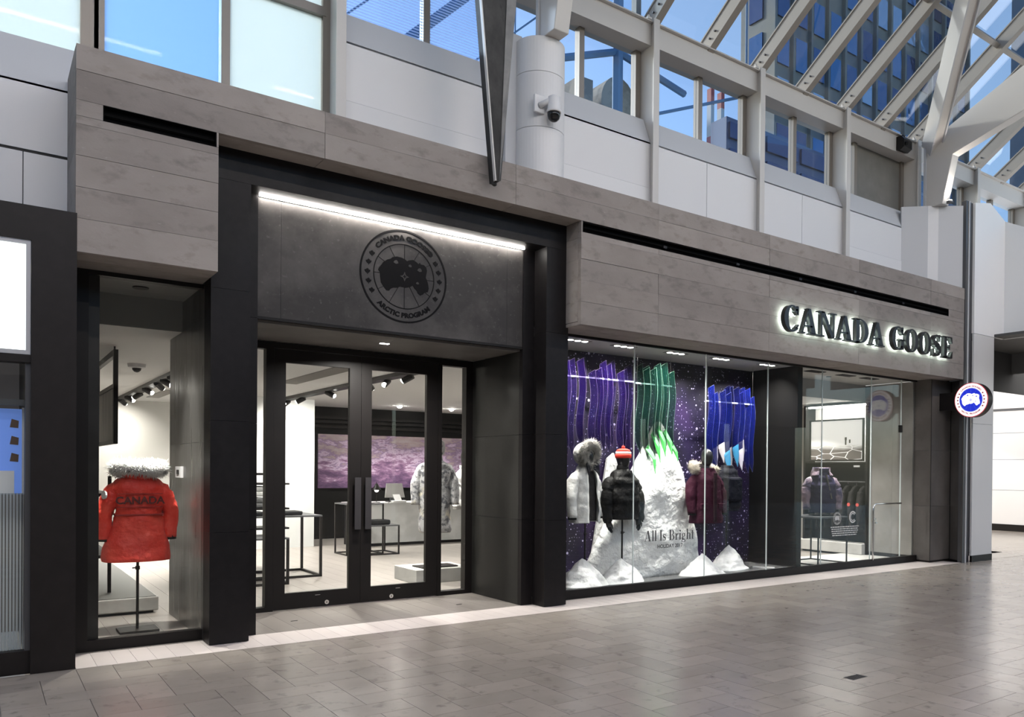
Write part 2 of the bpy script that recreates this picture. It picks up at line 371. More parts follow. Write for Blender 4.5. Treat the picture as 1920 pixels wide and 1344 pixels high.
# --- door wall
dw = empty('window_1', label='black framed glazed screen around the entrance doors', cat='window', kind='structure')
b = MB(); b.box(1.837, 1.88, YD-.03, YD+.07, 0, 2.612); b.box(4.34, 4.424, YD-.03, YD+.07, 0, 2.612); b.box(2.19, 2.262, YD-.03, YD+.07, 0, 2.612); b.box(4.0, 4.045, YD-.03, YD+.07, 0, 2.612)
b.box(1.88, 2.19, YD-.03, YD+.07, 2.54, 2.612); b.box(2.262, 4.0, YD-.03, YD+.07, 2.556, 2.612); b.box(4.045, 4.34, YD-.03, YD+.07, 2.54, 2.612); b.box(1.88, 2.19, YD-.03, YD+.07, 0, .045); b.box(4.045, 4.34, YD-.03, YD+.07, 0, .045)
b.build('screen_frame', M['black2'], dw)
for x0, x1 in ((1.88, 2.19), (4.045, 4.34)): piece('pane', x0, x1, YD+.01, YD+.02, .045, 2.54, M['glass'], dw)
def door(nm, x0, x1, gx0, gx1, hx, lx, sx):
    r = empty(nm, (x0, YD, 0), kind='structure')
    b = MB(); b.box(x0, gx0, YD-.025, YD+.025, .008, 2.552); b.box(gx1, x1, YD-.025, YD+.025, .008, 2.552); b.box(gx0, gx1, YD-.025, YD+.025, .008, .165); b.box(gx0, gx1, YD-.025, YD+.025, 2.422, 2.552)
    b.build('leaf_frame', M['black2'], r)
    piece('pane', gx0, gx1, YD-.005, YD+.005, .165, 2.422, M['glass'], r)
    h = MB().box(hx, hx+.065, YD-.075, YD-.06, .77, 1.303).build('handle', mat(nm+'_handle', (.045, .042, .045, 1), .4, metal=.3), r)
    b = MB(); b.box(hx+.02, hx+.045, YD-.06, YD-.025, .85, .88); b.box(hx+.02, hx+.045, YD-.06, YD-.025, 1.19, 1.22); b.build('handle_post', M['black2'], h)
    b = MB().tube([(lx, YD-.031, .047), (lx, YD-.024, .047)], .022, 18); k = b.build('lock', M['chrome'], r)
    MB().box(lx-.003, lx+.003, YD-.033, YD-.03, .038, .056).build('keyhole', M['black2'], k)
    MB().box(sx, sx+.05, YD-.028, YD-.024, .125, .129).build('closer_slot', M['chrome'], r)
    return r
tag(door('door_1', 2.264, 3.131, 2.375, 3.011, 3.052, 2.786, 2.67), 'black framed glass entrance door beside the narrow pane', 'door')
tag(door('door_2', 3.134, 3.998, 3.245, 3.864, 3.163, 3.471, 3.52), 'black framed glass entrance door nearer the dark steel reveal', 'door')
# --- tall narrow shop window between the two black pillars
w2 = empty('window_2', label='tall narrow shop window with black frame showing a red parka', cat='window', kind='structure')
b = MB(); b.box(.53, .648, 7.15, 7.30, 0, 2.867); b.box(.648, 1.456, 7.15, 7.24, .0, .085); b.box(.648, 1.456, 7.15, 7.24, 2.835, 2.867); b.build('frame', M['black2'], w2)
MB().box(.648, .722, 7.19, 7.25, .085, 2.835).build('jamb', M['reveal'], w2)
piece('pane', .722, 1.437, 7.192, 7.204, .085, 2.835, M['glass'], w2)
pw = empty('wall_portal_side', label='brushed steel panelled side of the portal seen through the narrow window', cat='wall', kind='structure')
MB().box(1.46, 1.79, 7.11, 8.60, 0, 2.9).build('core', M['concrete_core'], pw)
for y0, y1 in ((7.11, 7.62), (7.62, 8.33), (8.33, 8.60)):
    for za, zb in ((0, 1.60), (1.60, 2.60), (2.60, 2.86)): piece('steel_panel', 1.437, 1.462, y0+.001, y1-.001, za+.001, zb-.001, M['steel'], pw)
# --- long frameless shop window
w3 = empty('window_3', label='long frameless glass shop window beneath the raised letters', cat='window', kind='structure')
MB().box(4.83, 11.80, 7.13, 7.20, 0, .098).build('base_rail', M['black2'], w3)
MB().box(4.83, 11.80, 7.15, 7.19, 2.842, 2.868).build('head_rail', M['black2'], w3)
XG = [4.83, 5.98, 7.131, 8.278, 9.426, 10.598]
M['glassedge'] = mat('polished_glass_edge', (.75, .82, .80, 1), .2, metal=.0, spec=.8)
for a, e in zip(XG[:-1], XG[1:]):
    p = piece('pane', a+.002, e-.002, 7.165, 7.177, .098, 2.842, M['glass'], w3)
    piece('pane_edge', e-.0035, e+.0035, 7.163, 7.179, .10, 2.842, M['glassedge'], w3)
piece('pane', 11.388, 11.79, 7.165, 7.177, .098, 2.842, M['glass'], w3)
d3 = empty('door_3', (10.6, 7.17, 0), label='frameless glass door with bent steel pull rail', cat='door', kind='structure')
MB().box(10.602, 11.384, 7.165, 7.177, .10, 2.842).build('pane', M['glass'], d3)
MB().box(11.384, 11.39, 7.162, 7.18, .10, 2.842).build('pane_edge', M['glassedge'], d3)
rail = [(10.60, 7.115, .09)]+[(10.60, 7.115, .2+.1*i) for i in range(7)]
for i in range(1, 7): a = i*pi/12; rail.append((10.60+.075*(1-math.cos(a)), 7.115, .855+.075*math.sin(a)))
rail += [(10.8, 7.115, .931), (11.33, 7.115, .931)]
h = MB().tube(rail, .013, 12).build('pull_rail', M['chrome'], d3, smooth=True)
b = MB(); b.box(11.32, 11.335, 7.11, 7.165, .92, .942); b.box(10.60, 10.66, 7.108, 7.122, .70, .715); b.box(10.645, 10.66, 7.108, 7.165, .64, .715); b.box(10.645, 10.70, 7.108, 7.122, .64, .655); b.build('rail_bracket', M['chrome'], h)
MB().box(11.345, 11.40, 7.15, 7.19, 2.03, 2.14).build('hinge', M['black2'], d3)
# --- concrete end pier of the shop
ep = empty('wall_end_pier', label='stepped dark concrete pier at the far end of the shop window', cat='wall', kind='structure')
for za, zb in ((.03, .882), (.882, 1.757), (1.757, 2.866)):
    piece('pier_panel', 11.80, 12.385, 6.905, 7.21, za+.001, zb-.001, M['pier_concrete'], ep)
    MB().prism([(12.375, 6.904, za+.001), (12.207, 6.615, za+.001), (12.25, 6.612, za+.001), (12.42, 6.904, za+.001)], (0, 0, zb-za-.002)).build('pier_panel', M['pier_concrete'], ep)
MB().box(11.796, 11.803, 6.90, 6.907, .03, 2.866).build('corner_bead', M['black2'], ep)
b = MB(); b.box(11.80, 12.38, 6.91, 7.2, 0, .03); b.prism([(12.37, 6.91, 0), (12.21, 6.625, 0), (12.25, 6.62, 0), (12.41, 6.91, 0)], (0, 0, .03)); b.build('plinth', M['black2'], ep)
MB().box(12.365, 12.372, 6.895, 6.904, .03, 2.866).build('corner_joint', M['black2'], ep)
# store party wall just inside
iw = empty('wall_store_end', label='polished concrete end wall inside the shop beside the glass door', cat='wall', kind='structure')
for y0, y1 in ((7.2, 7.56), (7.56, 7.99)):
    piece('panel', 11.77, 11.81, y0+.001, y1-.001, .09, 2.85, mat('end_wall_concrete', (.20, .19, .178, 1), .45, n=[(1.5, (.30, .285, .27, 1), .4, .7)], rnd=.06) if y0 == 7.2 else bpy.data.materials['end_wall_concrete'], iw)
MB().box(11.775, 11.81, 7.2, 7.99, 0, .09).build('skirting', M['black2'], iw)
# ================================================================== UPPER STOREY
wu = empty('wall_upper', label='white panelled clerestory wall above the concrete fascia', cat='wall', kind='structure')
MB().box(-3, 2.56, 7.31, 7.36, 2.9, 4.2).build('backing', M['concrete_core'], wu); MB().box(2.56, 22, 7.31, 7.36, 2.9, 4.6).build('backing', M['concrete_core'], wu); MB().box(2.56, 22, 7.31, 7.36, 4.6, 5.27).build('backing', M['concrete_core'], wu)
CXS = [2.56, 4.42, 6.30, 8.16, 10.02, 11.88, 13.74, 15.6, 17.46, 19.32]
def slope(x0, x1, za, zb, ya=7.29, yb=7.415):
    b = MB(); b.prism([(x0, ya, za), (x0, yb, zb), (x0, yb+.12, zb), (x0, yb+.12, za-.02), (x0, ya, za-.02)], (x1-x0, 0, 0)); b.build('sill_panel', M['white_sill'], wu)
for i, (a, e) in enumerate(zip(CXS[:-1], CXS[1:])):
    a += .0; z1 = 5.28
    if i in (0, 1, 4): parts = [(a, e, 4.74, z1), (a, e, 4.2, 4.74)]
    else: parts = [(a, (a+e)/2, 4.2, z1), ((a+e)/2, e, 4.2, z1)]
    for x0, x1, za, zb in parts: piece('panel', x0+.004, x1-.004, 7.285 if za < 4.5 and i in (0, 1, 4) else 7.29, 7.315, za+.002, zb-.002, M['white'], wu)
    slope(a+.012, e-.012, 5.28, 5.59)
for x0, x1 in ((-2.6, -1.1), (-1.1, .25), (.25, 2.555)):
    piece('panel', x0+.003, x1-.003, 7.29, 7.315, 3.0, 3.69, M['white'], wu)
for x0, x1 in ((-2.6, -.6), (-.6, 2.555)):
    piece('panel', x0+.003, x1-.003, 7.29, 7.315, 3.712, 4.205, M['white'], wu); slope(x0, x1, 4.21, 4.55, 7.29, 7.36)
MB().box(-2.6, 2.55, 7.297, 7.31, 3.69, 3.712).build('shadow_gap', M['black2'], wu)
MB().box(.525, .545, 7.2, 7.29, 3.0, 4.2).build('end_trim', M['white_sill'], wu)
# steel posts, rail beam
po = empty('trim_3', label='white steel posts and rail beam of the glazed clerestory', cat='steelwork', kind='structure')
for i, x in enumerate(CXS):
    b = MB(); b.box(x-.045, x+.045, 7.2, 7.216, 4.2, 6.70); b.box(x-.008, x+.008, 7.216, 7.56, 4.2, 6.70); b.box(x-.045, x+.045, 7.545, 7.56, 4.2, 6.42)
    if i != 1: b.build('post', M['whitesteel'], po)
b = MB(); b.box(3.2, 21, 7.29, 7.60, 6.42, 6.435); b.box(3.2, 21, 7.29, 7.305, 6.435, 6.68); b.box(3.2, 21, 7.245, 7.6, 6.675, 6.69); b.build('rail_beam', M['whitesteel'], po)
for x in CXS[2:]:
    b = MB(); b.box(x-.11, x-.05, 7.235, 7.30, 6.69, 6.715); b.tube([(x-.08, 7.262, 6.69), (x-.08, 7.262, 6.745)], .014, 8); b.build('connection_bolt', M['whitesteel'], po)
# clerestory windows
def cwin(n, x0, x1, z0, z1, mids, pm, lab, y=7.47, transom=None):
    r = empty('window_%d' % n, label=lab, cat='window', kind='structure')
    b = MB(); b.box(x0, x0+.045, y, y+.09, z0, z1); b.box(x1-.075, x1, y, y+.09, z0, z1); b.box(x0, x1, y, y+.09, z0, z0+.03)
    ed = [x0+.045]
    for m_ in mids: b.box(m_-.035, m_+.035, y, y+.09, z0, z1); ed += [m_-.035, m_+.035]
    ed.append(x1-.075)
    b.build('window_frame', M['alu'], r)
    if transom: MB().box(transom[0], x1-.05, y-.01, y+.09, transom[1]-.04, transom[1]+.04).build('transom', M['alu'], r)
    for k in range(0, len(ed), 2):
        piece('pane', ed[k], ed[k+1], y+.04, y+.05, z0+.03, z1, pm[k//2] if isinstance(pm, list) else pm, r)
names = ['fritted clerestory window over the portal with fine blue stripes', 'clerestory window right beside the white round column', 'clerestory window first after the round column showing blue sky',
         'clerestory window between second and third posts showing blue sky', 'clerestory window showing a dark blue building', 'clerestory window half blocked by a grey board', 'clerestory window past the branching column', 'small far clerestory window', 'furthest clerestory window']
for i, (a, e) in enumerate(zip(CXS[:-1], CXS[1:])):
    pm = M['fritglass'] if i < 1 else M['skyglass']
    if i == 4: pm = [M['skyglass'], mat('grey_board', (.16, .155, .14, 1), .7, n=[(3, (.2, .19, .175, 1), .4, .7)])]
    mid = {0: a+.95, 4: a+.55}.get(i, (a+e)/2+.05)
    cwin(4+i, a+.02, e-.02, 5.585, 8.6 if i < 2 else 6.43, [mid], pm, names[i])
cwin(14, -2.6, .69, 4.53, 8.6, [-.9], M['milkglass'], 'bright tall window above the neighbouring shop')
cwin(15, .69, 2.56, 4.3, 8.6, [.74, 1.66], [M['milkglass'], M['frostglass'], M['milkglass']], 'tall bright window with a blue frosted pane over the left concrete block', transom=(1.69, 5.57))
# roof: rafters, purlins, panes
RS = .70; roofz = lambda y: 6.70+RS*(7.27-y); un = Vector((0, RS, 1)).normalized()
cr = empty('ceiling', label='sloping glass roof on pale steel rafters', cat='ceiling', kind='structure')
RX = [2.62+.93*k for k in range(-6, 22)]
YE = -1.0
def raft(x):
    b = MB(); h = .17
    p = [Vector((0, 7.36, roofz(7.36))), Vector((0, YE, roofz(YE)))]
    for (xa, xb, d0, d1) in ((x-.05, x+.05, -.025, 0), (x-.038, x+.038, 0, h), (x-.05, x+.05, h, h+.02)):
        b.add([(xa, *(p[0]+un*d0)[1:]), (xb, *(p[0]+un*d0)[1:]), (xb, *(p[0]+un*d1)[1:]), (xa, *(p[0]+un*d1)[1:]), (xa, *(p[1]+un*d0)[1:]), (xb, *(p[1]+un*d0)[1:]), (xb, *(p[1]+un*d1)[1:]), (xa, *(p[1]+un*d1)[1:])],
              [(0,1,2,3),(7,6,5,4),(0,4,5,1),(1,5,6,2),(2,6,7,3),(3,7,4,0)])
    o = b.build('rafter', M['rafter'], cr)
    if x > 4:
        b = MB(); b.prism([(x-.03, 7.5, 6.69), (x-.03, 7.24, 6.69), (x-.03, 7.05, roofz(7.05)), (x-.03, 7.25, roofz(7.25)+.2), (x-.03, 7.5, roofz(7.5)+.2)], (.06, 0, 0)); g_ = b.build('gusset', M['rafter'], o)
        b = MB(); b.tube([(x-.035, 7.26, 6.80), (x-.06, 7.26, 6.80)], .012, 6); b.tube([(x-.035, 7.17, 6.86), (x-.06, 7.17, 6.86)], .012, 6); b.build('bolt', M['darkalu'], o)
for x in RX: raft(x)
PY = [7.36, 5.93, 4.1, 2.3, .5, YE]
for y in PY[1:-1]:
    c = Vector((0, y, roofz(y)))
    for xa, xb in zip(RX[:-1], RX[1:]):
        b = MB(); a0 = c+un*.06; a1 = c+un*.17; s_ = Vector((0, 1, -RS)).normalized()*.035
        b.prism([(xa+.013, *(a0-s_)[1:]), (xa+.013, *(a0+s_)[1:]), (xa+.013, *(a1+s_)[1:]), (xa+.013, *(a1-s_)[1:])], (xb-xa-.026, 0, 0)); b.build('purlin', M['rafter'], cr)
for ya, yb in zip(PY[:-1], PY[1:]):
    for xa, xb in zip(RX[:-1], RX[1:]):
        A = Vector((0, ya, roofz(ya)))+un*.192; B = Vector((0, yb, roofz(yb)))+un*.192
        b = MB(); b.prism([(xa+.002, A.y, A.z), (xb-.002, A.y, A.z), (xb-.002, B.y, B.z), (xa+.002, B.y, B.z)], un*.012); b.build('roof_pane', M['roofglass'], cr)
# branching white columns
def tree(x, dz, lab, wide=.09):
    r = empty('branching_column', (x, 7.0, 5.5+dz), label=lab, cat='column')
    yz = lambda L: [(x-wide, y, z+dz) for y, z in L]
    MB().prism(yz([(7.06, 5.58), (6.79, 5.58), (6.63, 6.30), (5.59, 6.60), (4.0, 7.06), (4.0, 7.95), (5.6, 7.238), (6.90, 6.66), (7.06, 6.66)]), (2*wide, 0, 0)).build('roof_arm', M['whitesteel'], r, bevel=.008)
    A, D = Vector((x-.02, 7.02, 6.52+dz)), Vector((-1.70, -1.48, 1.01)).normalized(); S = D.cross(Vector((0, RS, 1))).normalized(); Nn = S.cross(D).normalized()
    def bar(name, m, s0, s1, n0, n1, L_=6.0):
        vs = [A+S*a+Nn*c+D*l for l in (0, L_) for a, c in ((s0, n0), (s1, n0), (s1, n1), (s0, n1))]
        MB().add(vs, [(0,1,2,3),(7,6,5,4),(0,4,5,1),(1,5,6,2),(2,6,7,3),(3,7,4,0)]).build(name, m, r)
    bar('diagonal_arm', M['whitesteel'], -.075, .075, -.10, .10)
    bar('arm_flange', M['white_sill'], -.10, -.076, -.13, .13); bar('arm_flange', M['white_sill'], .076, .10, -.13, .13)
    MB().box(x-wide-.02, x+wide+.02, 7.06, 7.10, 5.58+dz, 6.62+dz).build('back_flange', M['white_sill'], r)
    return r
tree(11.93, 0, 'white branching steel column rising from the angled white casing')
tree(4.66, .25, 'white steel column arm uplit on top of the round white base')
def uplight(x, y, z, w_):
    r = empty('column_uplight', (x, y, z), label='small uplight washing the %s' % ('branching column foot' if x > 8 else 'column above the round base'), cat='light')
    MB().lathe((x, y, z), [(.05, 0), (.05, .03), (.04, .035)], 14).build('housing', M['darkalu'], r)
    MB().lathe((x, y, z+.036), [(.038, 0), (.038, .004)], 14).build('lens', M['lens'], r)
    area('column_uplight_lamp', (x, y, z+.05), .06, .06, w_, rot=(pi, 0, 0), parent=r)
uplight(11.9, 6.70, 5.58, 2.5)
uplight(4.62, 6.985, 5.835, 4)
cy = empty('round_column_base', (4.667, 7.2, 4.2), label='round white column base carrying the security camera', cat='column')
for za, zb in ((4.2, 4.905), (4.905, 5.47), (5.47, 5.83)): MB().lathe((4.667, 7.2, 0), [(.262, za+.002), (.264, za+.005), (.264, zb-.005), (.262, zb-.002)], 48).build('drum', M['white'], cy, smooth=False)
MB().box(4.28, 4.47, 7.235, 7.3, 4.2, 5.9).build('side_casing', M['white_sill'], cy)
sc_ = empty('security_camera', (4.56, 6.93, 5.1), label='white dome camera bracketed to the round column', cat='camera')
MB().box(4.44, 4.56, 6.935, 6.965, 5.02, 5.20).build('wall_plate', M['white'], sc_, bevel=.008)
MB().tube([(4.5, 6.94, 5.09), (4.55, 6.88, 5.12), (4.60, 6.85, 5.15)], .03, 12).build('bracket_arm', M['white'], sc_, smooth=True)
MB().lathe((4.61, 6.84, 0), [(.03, 5.19), (.06, 5.17), (.066, 5.05), (.075, 5.03), (.075, 5.012)], 24).build('housing', M['white'], sc_, smooth=True)
MB().lathe((4.61, 6.84, 0), [(.068, 5.012), (.066, 4.985), (.055, 4.95), (.03, 4.928), (.004, 4.92)], 24).build('dome', mat('smoked_dome', G(.01), .08), sc_, smooth=True)
bc = empty('beam_camera', (11.45, 7.24, 6.5), label='black boxy camera fixed under the clerestory beam', cat='camera')
MB().prism([(11.35, 7.15, 6.46), (11.35, 7.15, 6.58), (11.35, 7.2, 6.64), (11.35, 7.285, 6.64), (11.35, 7.285, 6.44), (11.35, 7.22, 6.42)], (.22, 0, 0)).build('body', M['black2'], bc)
MB().tube([(11.4, 7.155, 6.52), (11.4, 7.13, 6.51)], .03, 12).build('lens', M['darkwall'], bc)
MB().box(11.43, 11.49, 7.22, 7.286, 6.635, 6.68).build('mount', M['black2'], bc)
# hanging tapered fin
fn = empty('hanging_fin', (3.73, 6.45, 4.01), label='dark weathered steel fin tapering down over the concrete fascia', cat='fin')
def finx(z): t = (z-4.02)/1.62; return (3.715-.165*t, 3.748+.06*t, 3.752+.145*t)
b = MB(); zs = [4.02, 4.6, 5.2, 5.8, 6.5, 7.15]; rings = []
for z in zs: l, m_, r_ = finx(z); rings.append([(l, 6.45, z), (m_, 6.45, z), (m_, 6.56, z), (l, 6.56, z)])
b.loft(rings); b.build('web', M['greysteel'], fn)
b = MB(); rings = []
for z in zs: l, m_, r_ = finx(z); rings.append([(l-.006, 6.44, z), (l+.004, 6.44, z), (l+.004, 6.475, z), (l-.006, 6.475, z)])
b.loft(rings); b.build('flange', M['whitesteel'], fn)
b = MB(); rings = []
for z in zs: l, m_, r_ = finx(z); rings.append([(m_+.004, 6.44, z), (r_, 6.42, z), (r_, 6.58, z), (m_+.004, 6.58, z)])
b.loft(rings); b.build('flange', mat('grey_flange', (.19, .187, .18, 1), .5, n=[(5, (.12, .118, .115, 1), .45, .7)]), fn)
MB().lathe((3.732, 6.5, 3.99), [(.012, 0), (.022, .008), (.022, .035)], 10).build('tip', M['greysteel'], fn)
# ---- casing, channel and pier beyond the shop
ca = empty('wall_casing', label='angled white casing around the foot of the branching column', cat='wall', kind='structure')
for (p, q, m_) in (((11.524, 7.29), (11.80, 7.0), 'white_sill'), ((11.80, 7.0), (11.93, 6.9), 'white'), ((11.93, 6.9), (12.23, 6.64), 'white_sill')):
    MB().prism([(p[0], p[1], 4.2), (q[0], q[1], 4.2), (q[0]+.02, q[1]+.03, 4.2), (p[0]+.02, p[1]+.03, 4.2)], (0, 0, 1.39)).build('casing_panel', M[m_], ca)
MB().prism([(11.56, 7.32, 5.55), (11.82, 7.03, 5.55), (11.95, 6.93, 5.55), (12.25, 6.67, 5.55), (12.3, 7.4, 5.55)], (0, 0, .02)).build('casing_top', M['white_sill'], ca)
ch = empty('trim_4', label='dark metal expansion channel between the shop and the white pier', cat='channel', kind='structure')
piece('channel_face', 12.215, 12.275, 6.60, 6.68, 0, 5.66, M['darkalu'], ch); piece('channel_lip', 12.275, 12.30, 6.585, 6.68, 0, 5.66, M['white_sill'], ch); piece('channel_face', 12.30, 12.43, 6.61, 6.68, 0, 5.66, mat('channel_dark', (.045, .045, .05, 1), .35), ch)  # dark, pale and darker strips side by side
rp = empty('wall_right_pier', label='light grey panelled pier beside the round blade sign', cat='wall', kind='structure')
M['pale'] = mat('pale_grey_panel', (.62, .62, .62, 1), .45)
for za, zb in ((.1, 2.19), (2.19, 3.61)): piece('panel', 12.43, 13.07, 6.57, 6.60, za+.002, zb-.002, M['pale'], rp)
for y0 in range(0, 4): piece('side_panel', 13.04, 13.07, 6.602+y0, 7.60+y0, .1, 3.6, M['pale'], rp)
MB().box(12.43, 13.068, 6.562, 6.60, 0, .1).build('skirting', M['black2'], rp)
bh = empty('wall_bulkhead', label='white curved bulkhead over the side passage', cat='wall', kind='structure')
M['bulk'] = mat('white_bulkhead', (.84, .84, .84, 1), .5)
MB().prism([(12.43, 6.57, 3.614), (13.386, 6.57, 3.614), (13.386, 6.57, 5.55), (12.9, 6.57, 5.75), (12.43, 6.57, 5.66)], (0, .04, 0)).build('bulkhead_face', M['bulk'], bh)
b = MB(); b.prism([(13.386, 6.57, 3.614), (13.386, 5.2, 3.614), (13.386, 4.4, 3.614), (13.386, 4.4, 4.6), (13.386, 5.6, 5.05), (13.386, 6.57, 5.55)], (.04, 0, 0)); b.build('bulkhead_return', M['bulk'], bh)
MB().box(13.07, 15.2, 4.4, 12, 3.62, 3.66).build('soffit', mat('dark_soffit', (.07, .07, .07, 1), .6), bh)
MB().box(15.2, 15.28, 3.0, 12, 3.25, 3.66).build('fascia', mat('grey_fascia', (.16, .16, .16, 1), .5), bh)
# bright shop at the end of the passage
fw_ = empty('wall_far', label='bright white panelled wall at the end of the side passage', cat='wall', kind='structure')
for k in range(6):
    for za, zb in ((.16, 1.0), (1.0, 1.75), (1.75, 2.4), (2.4, 2.95)):
        piece('panel', 20.0, 20.04, 4.0+k*1.55+.004, 5.55+k*1.55-.004, za+.004, zb-.004, M['white'], fw_)
piece('shadow_line', 19.98, 20.0, 4, 13.3, 2.95, 3.0, M['darkalu'], fw_); piece('upper_panel', 19.99, 20.03, 4, 13.3, 3.0, 3.6, M['white'], fw_)
MB().box(19.97, 20.04, 4, 13.3, 0, .16).build('skirting', M['black2'], fw_)
MB().box(15.28, 20.04, 3.0, 13.3, 3.56, 3.60).build('luminous_ceiling', mat('luminous_ceiling', G(.9), .5, emit=3.0, ecol=(1, .98, .96, 1)), fw_)
MB().box(17.6, 18.2, 10.2, 13.3, 0, 1.95).build('partition', M['pale'], fw_)
MB().box(12.44, 30, 6.62, 16, -.05, 0).build('outer_paving', M['stone'], fl)
# ================================================================== NEIGHBOURING SHOP
nb = empty('wall_neighbour', label='black metal front of the neighbouring shop', cat='wall', kind='structure')
M['blackb'] = mat('black_brown_metal', (.0125, .010, .0092, 1), .45, n=[(12, (.016, .013, .012, 1), .4, .7)], spec=.25)
piece('pillar', .275, .53, 6.61, 7.29, 0, 3.13, M['blackb'], nb)
piece('header', -2.6, .275, 6.61, 6.75, 2.90, 3.13, M['blackb'], nb); piece('mid_rail', -2.6, .275, 6.62, 6.75, 2.085, 2.135, M['blackb'], nb)
piece('bottom_rail', -2.6, .275, 6.64, 6.72, .0, .155, M['blackb'], nb); MB().box(-2.6, .53, 6.7, 7.3, 3.05, 3.13).build('lid', M['blackb'], nb)
lb = empty('lightbox_sign', (-.3, 6.62, 2.14), label='glowing white lightbox in a grey frame above the neighbouring shop window', cat='sign')
b = MB(); b.box(-2.2, .272, 6.622, 6.70, 2.137, 2.165); b.box(-2.2, .272, 6.622, 6.70, 2.872, 2.90); b.box(.246, .272, 6.622, 6.70, 2.165, 2.872); b.build('frame', mat('grey_aluminium', (.42, .42, .43, 1), .4, metal=.2), lb)
MB().box(-2.2, .246, 6.64, 6.66, 2.165, 2.872).build('light_panel', mat('lightbox_face', G(.9), .4, n=[(2.5, (.75, .9, .9, 1), .6, .75)], emit=1.15, ecol=(.93, 1, .99, 1)), lb)
nw = empty('window_16', label='neighbouring shop window with blue poster and ribbed frosted glass', cat='window', kind='structure')
piece('pane', -2.6, .272, 6.675, 6.685, .155, 2.085, M['glass'], nw)
MB().box(.245, .275, 6.65, 6.72, .155, 2.085).build('jamb', M['darkalu'], nw)
M['ribbed'] = glass('ribbed_frosted_glass', (.75, .78, .8), .06, stripes=('X', 55, .6), haze=.75, hazecol=(.62, .64, .66, 1))
piece('ribbed_pane', -2.6, .24, 6.72, 6.73, .155, 1.21, M['ribbed'], nw)
piece('transom', -2.6, .25, 6.70, 6.73, 1.80, 1.84, M['darkalu'], nw)
pos = empty('poster', (0, 6.8, 1.2), label='blue poster with small product pictures in the neighbouring window', cat='poster')
MB().box(-.9, .232, 6.79, 6.80, 1.20, 1.78).build('sheet', mat('blue_poster', (.10, .20, .62, 1), .5, emit=.35, ecol=(.2, .36, .9, 1)), pos)
MB().box(.232, .245, 6.785, 6.80, 1.20, 1.79).build('edge', M['white'], pos)
mpp = mat('poster_print', (.10, .055, .035, 1), .5)
for i in range(5):
    for j in range(3): x = .19-i*.2; z = 1.68-j*.115; MB().prism([(x-.025, 6.786, z-.025), (x+.022, 6.786, z-.03), (x+.025, 6.786, z+.02), (x-.015, 6.786, z+.032)], (0, .004, 0)).build('picture', mpp, pos)
MB().box(-.5, .19, 6.775, 6.785, 1.20, 1.36).build('white_card', M['white'], pos)
ip = empty('wall_neighbour_inside', label='dim interior behind the neighbouring shop window', cat='wall', kind='structure')
MB().box(-2.6, .27, 8.4, 8.5, 0, 3).build('back', mat('neighbour_back', (.30, .25, .22, 1), .7), ip); MB().box(-2.6, .27, 6.75, 8.4, 2.6, 2.65).build('lid', M['ceilgrey'], ip)
MB().box(.268, .276, 6.75, 8.4, 0, 2.6).build('side', M['darkwall'], ip)
nl = empty('neighbour_lamp', (-.4, 7.4, 2.58), label='ceiling lamp inside the neighbouring shop', cat='light'); MB().box(-.7, 0, 7.3, 7.5, 2.57, 2.6).build('diffuser', M['white'], nl); area('neighbour_light', (-.35, 7.4, 2.56), .6, .2, 14, parent=nl)
# ================================================================== SHOP INTERIOR SHELL
ZC = 2.60
si = empty('wall_store', label='inner walls of the shop', cat='wall', kind='structure')
piece('side_wall', .28, .30, 7.3, 17.2, 0, 2.9, M['wallgrey'], si)
piece('side_wall', 12.2, 12.25, 7.2, 17.2, 0, 2.9, M['wallgrey'], si)
piece('back_wall', .3, 4.2, 17.0, 17.1, 0, 2.7, M['wallgrey'], si); piece('back_wall', 4.2, 12.2, 15.95, 16.05, 0, 2.7, M['darkwall'], si)
piece('white_pier', 3.55, 4.72, 14.5, 15.94, 0, ZC, M['wallwhite'], si)
piece('upper_back', .3, 12.2, 17.1, 17.2, 2.6, 3.2, M['darkwall'], si)
cl = empty('ceiling', label='white ceiling inside the shop', cat='ceiling', kind='structure')
piece('ceiling_slab', .3, 1.8, 8.04, 17.1, ZC, ZC+.05, M['ceilwhite'], cl); piece('ceiling_slab', 1.8, 4.46, 8.26, 17.1, ZC, ZC+.05, M['ceilwhite'], cl); piece('ceiling_slab', 4.46, 12.2, 8.12, 17.1, ZC, ZC+.05, M['ceilwhite'], cl)
piece('window_soffit', .55, 1.46, 7.2, 8.04, 2.868, 2.90, M['ceilgrey'], cl); piece('bulkhead', .3, 1.46, 8.02, 8.05, 2.60, 2.9, M['ceilgrey'], cl)
cd = empty('ceiling', label='pale ceiling over the window display', cat='ceiling', kind='structure'); piece('window_soffit', 4.46, 11.80, 7.2, 8.12, 2.862, 2.90, mat('display_ceiling', (.50, .49, .47, 1), .7), cd)
piece('bulkhead', 9.0, 11.80, 8.10, 8.13, 2.58, 2.87, mat('pale_bulkhead', (.36, .36, .355, 1), .7), cl)
MB().box(.3, 12.2, 7.25, 17.1, 2.92, 2.98).build('roof_slab', M['darkwall'], cl)
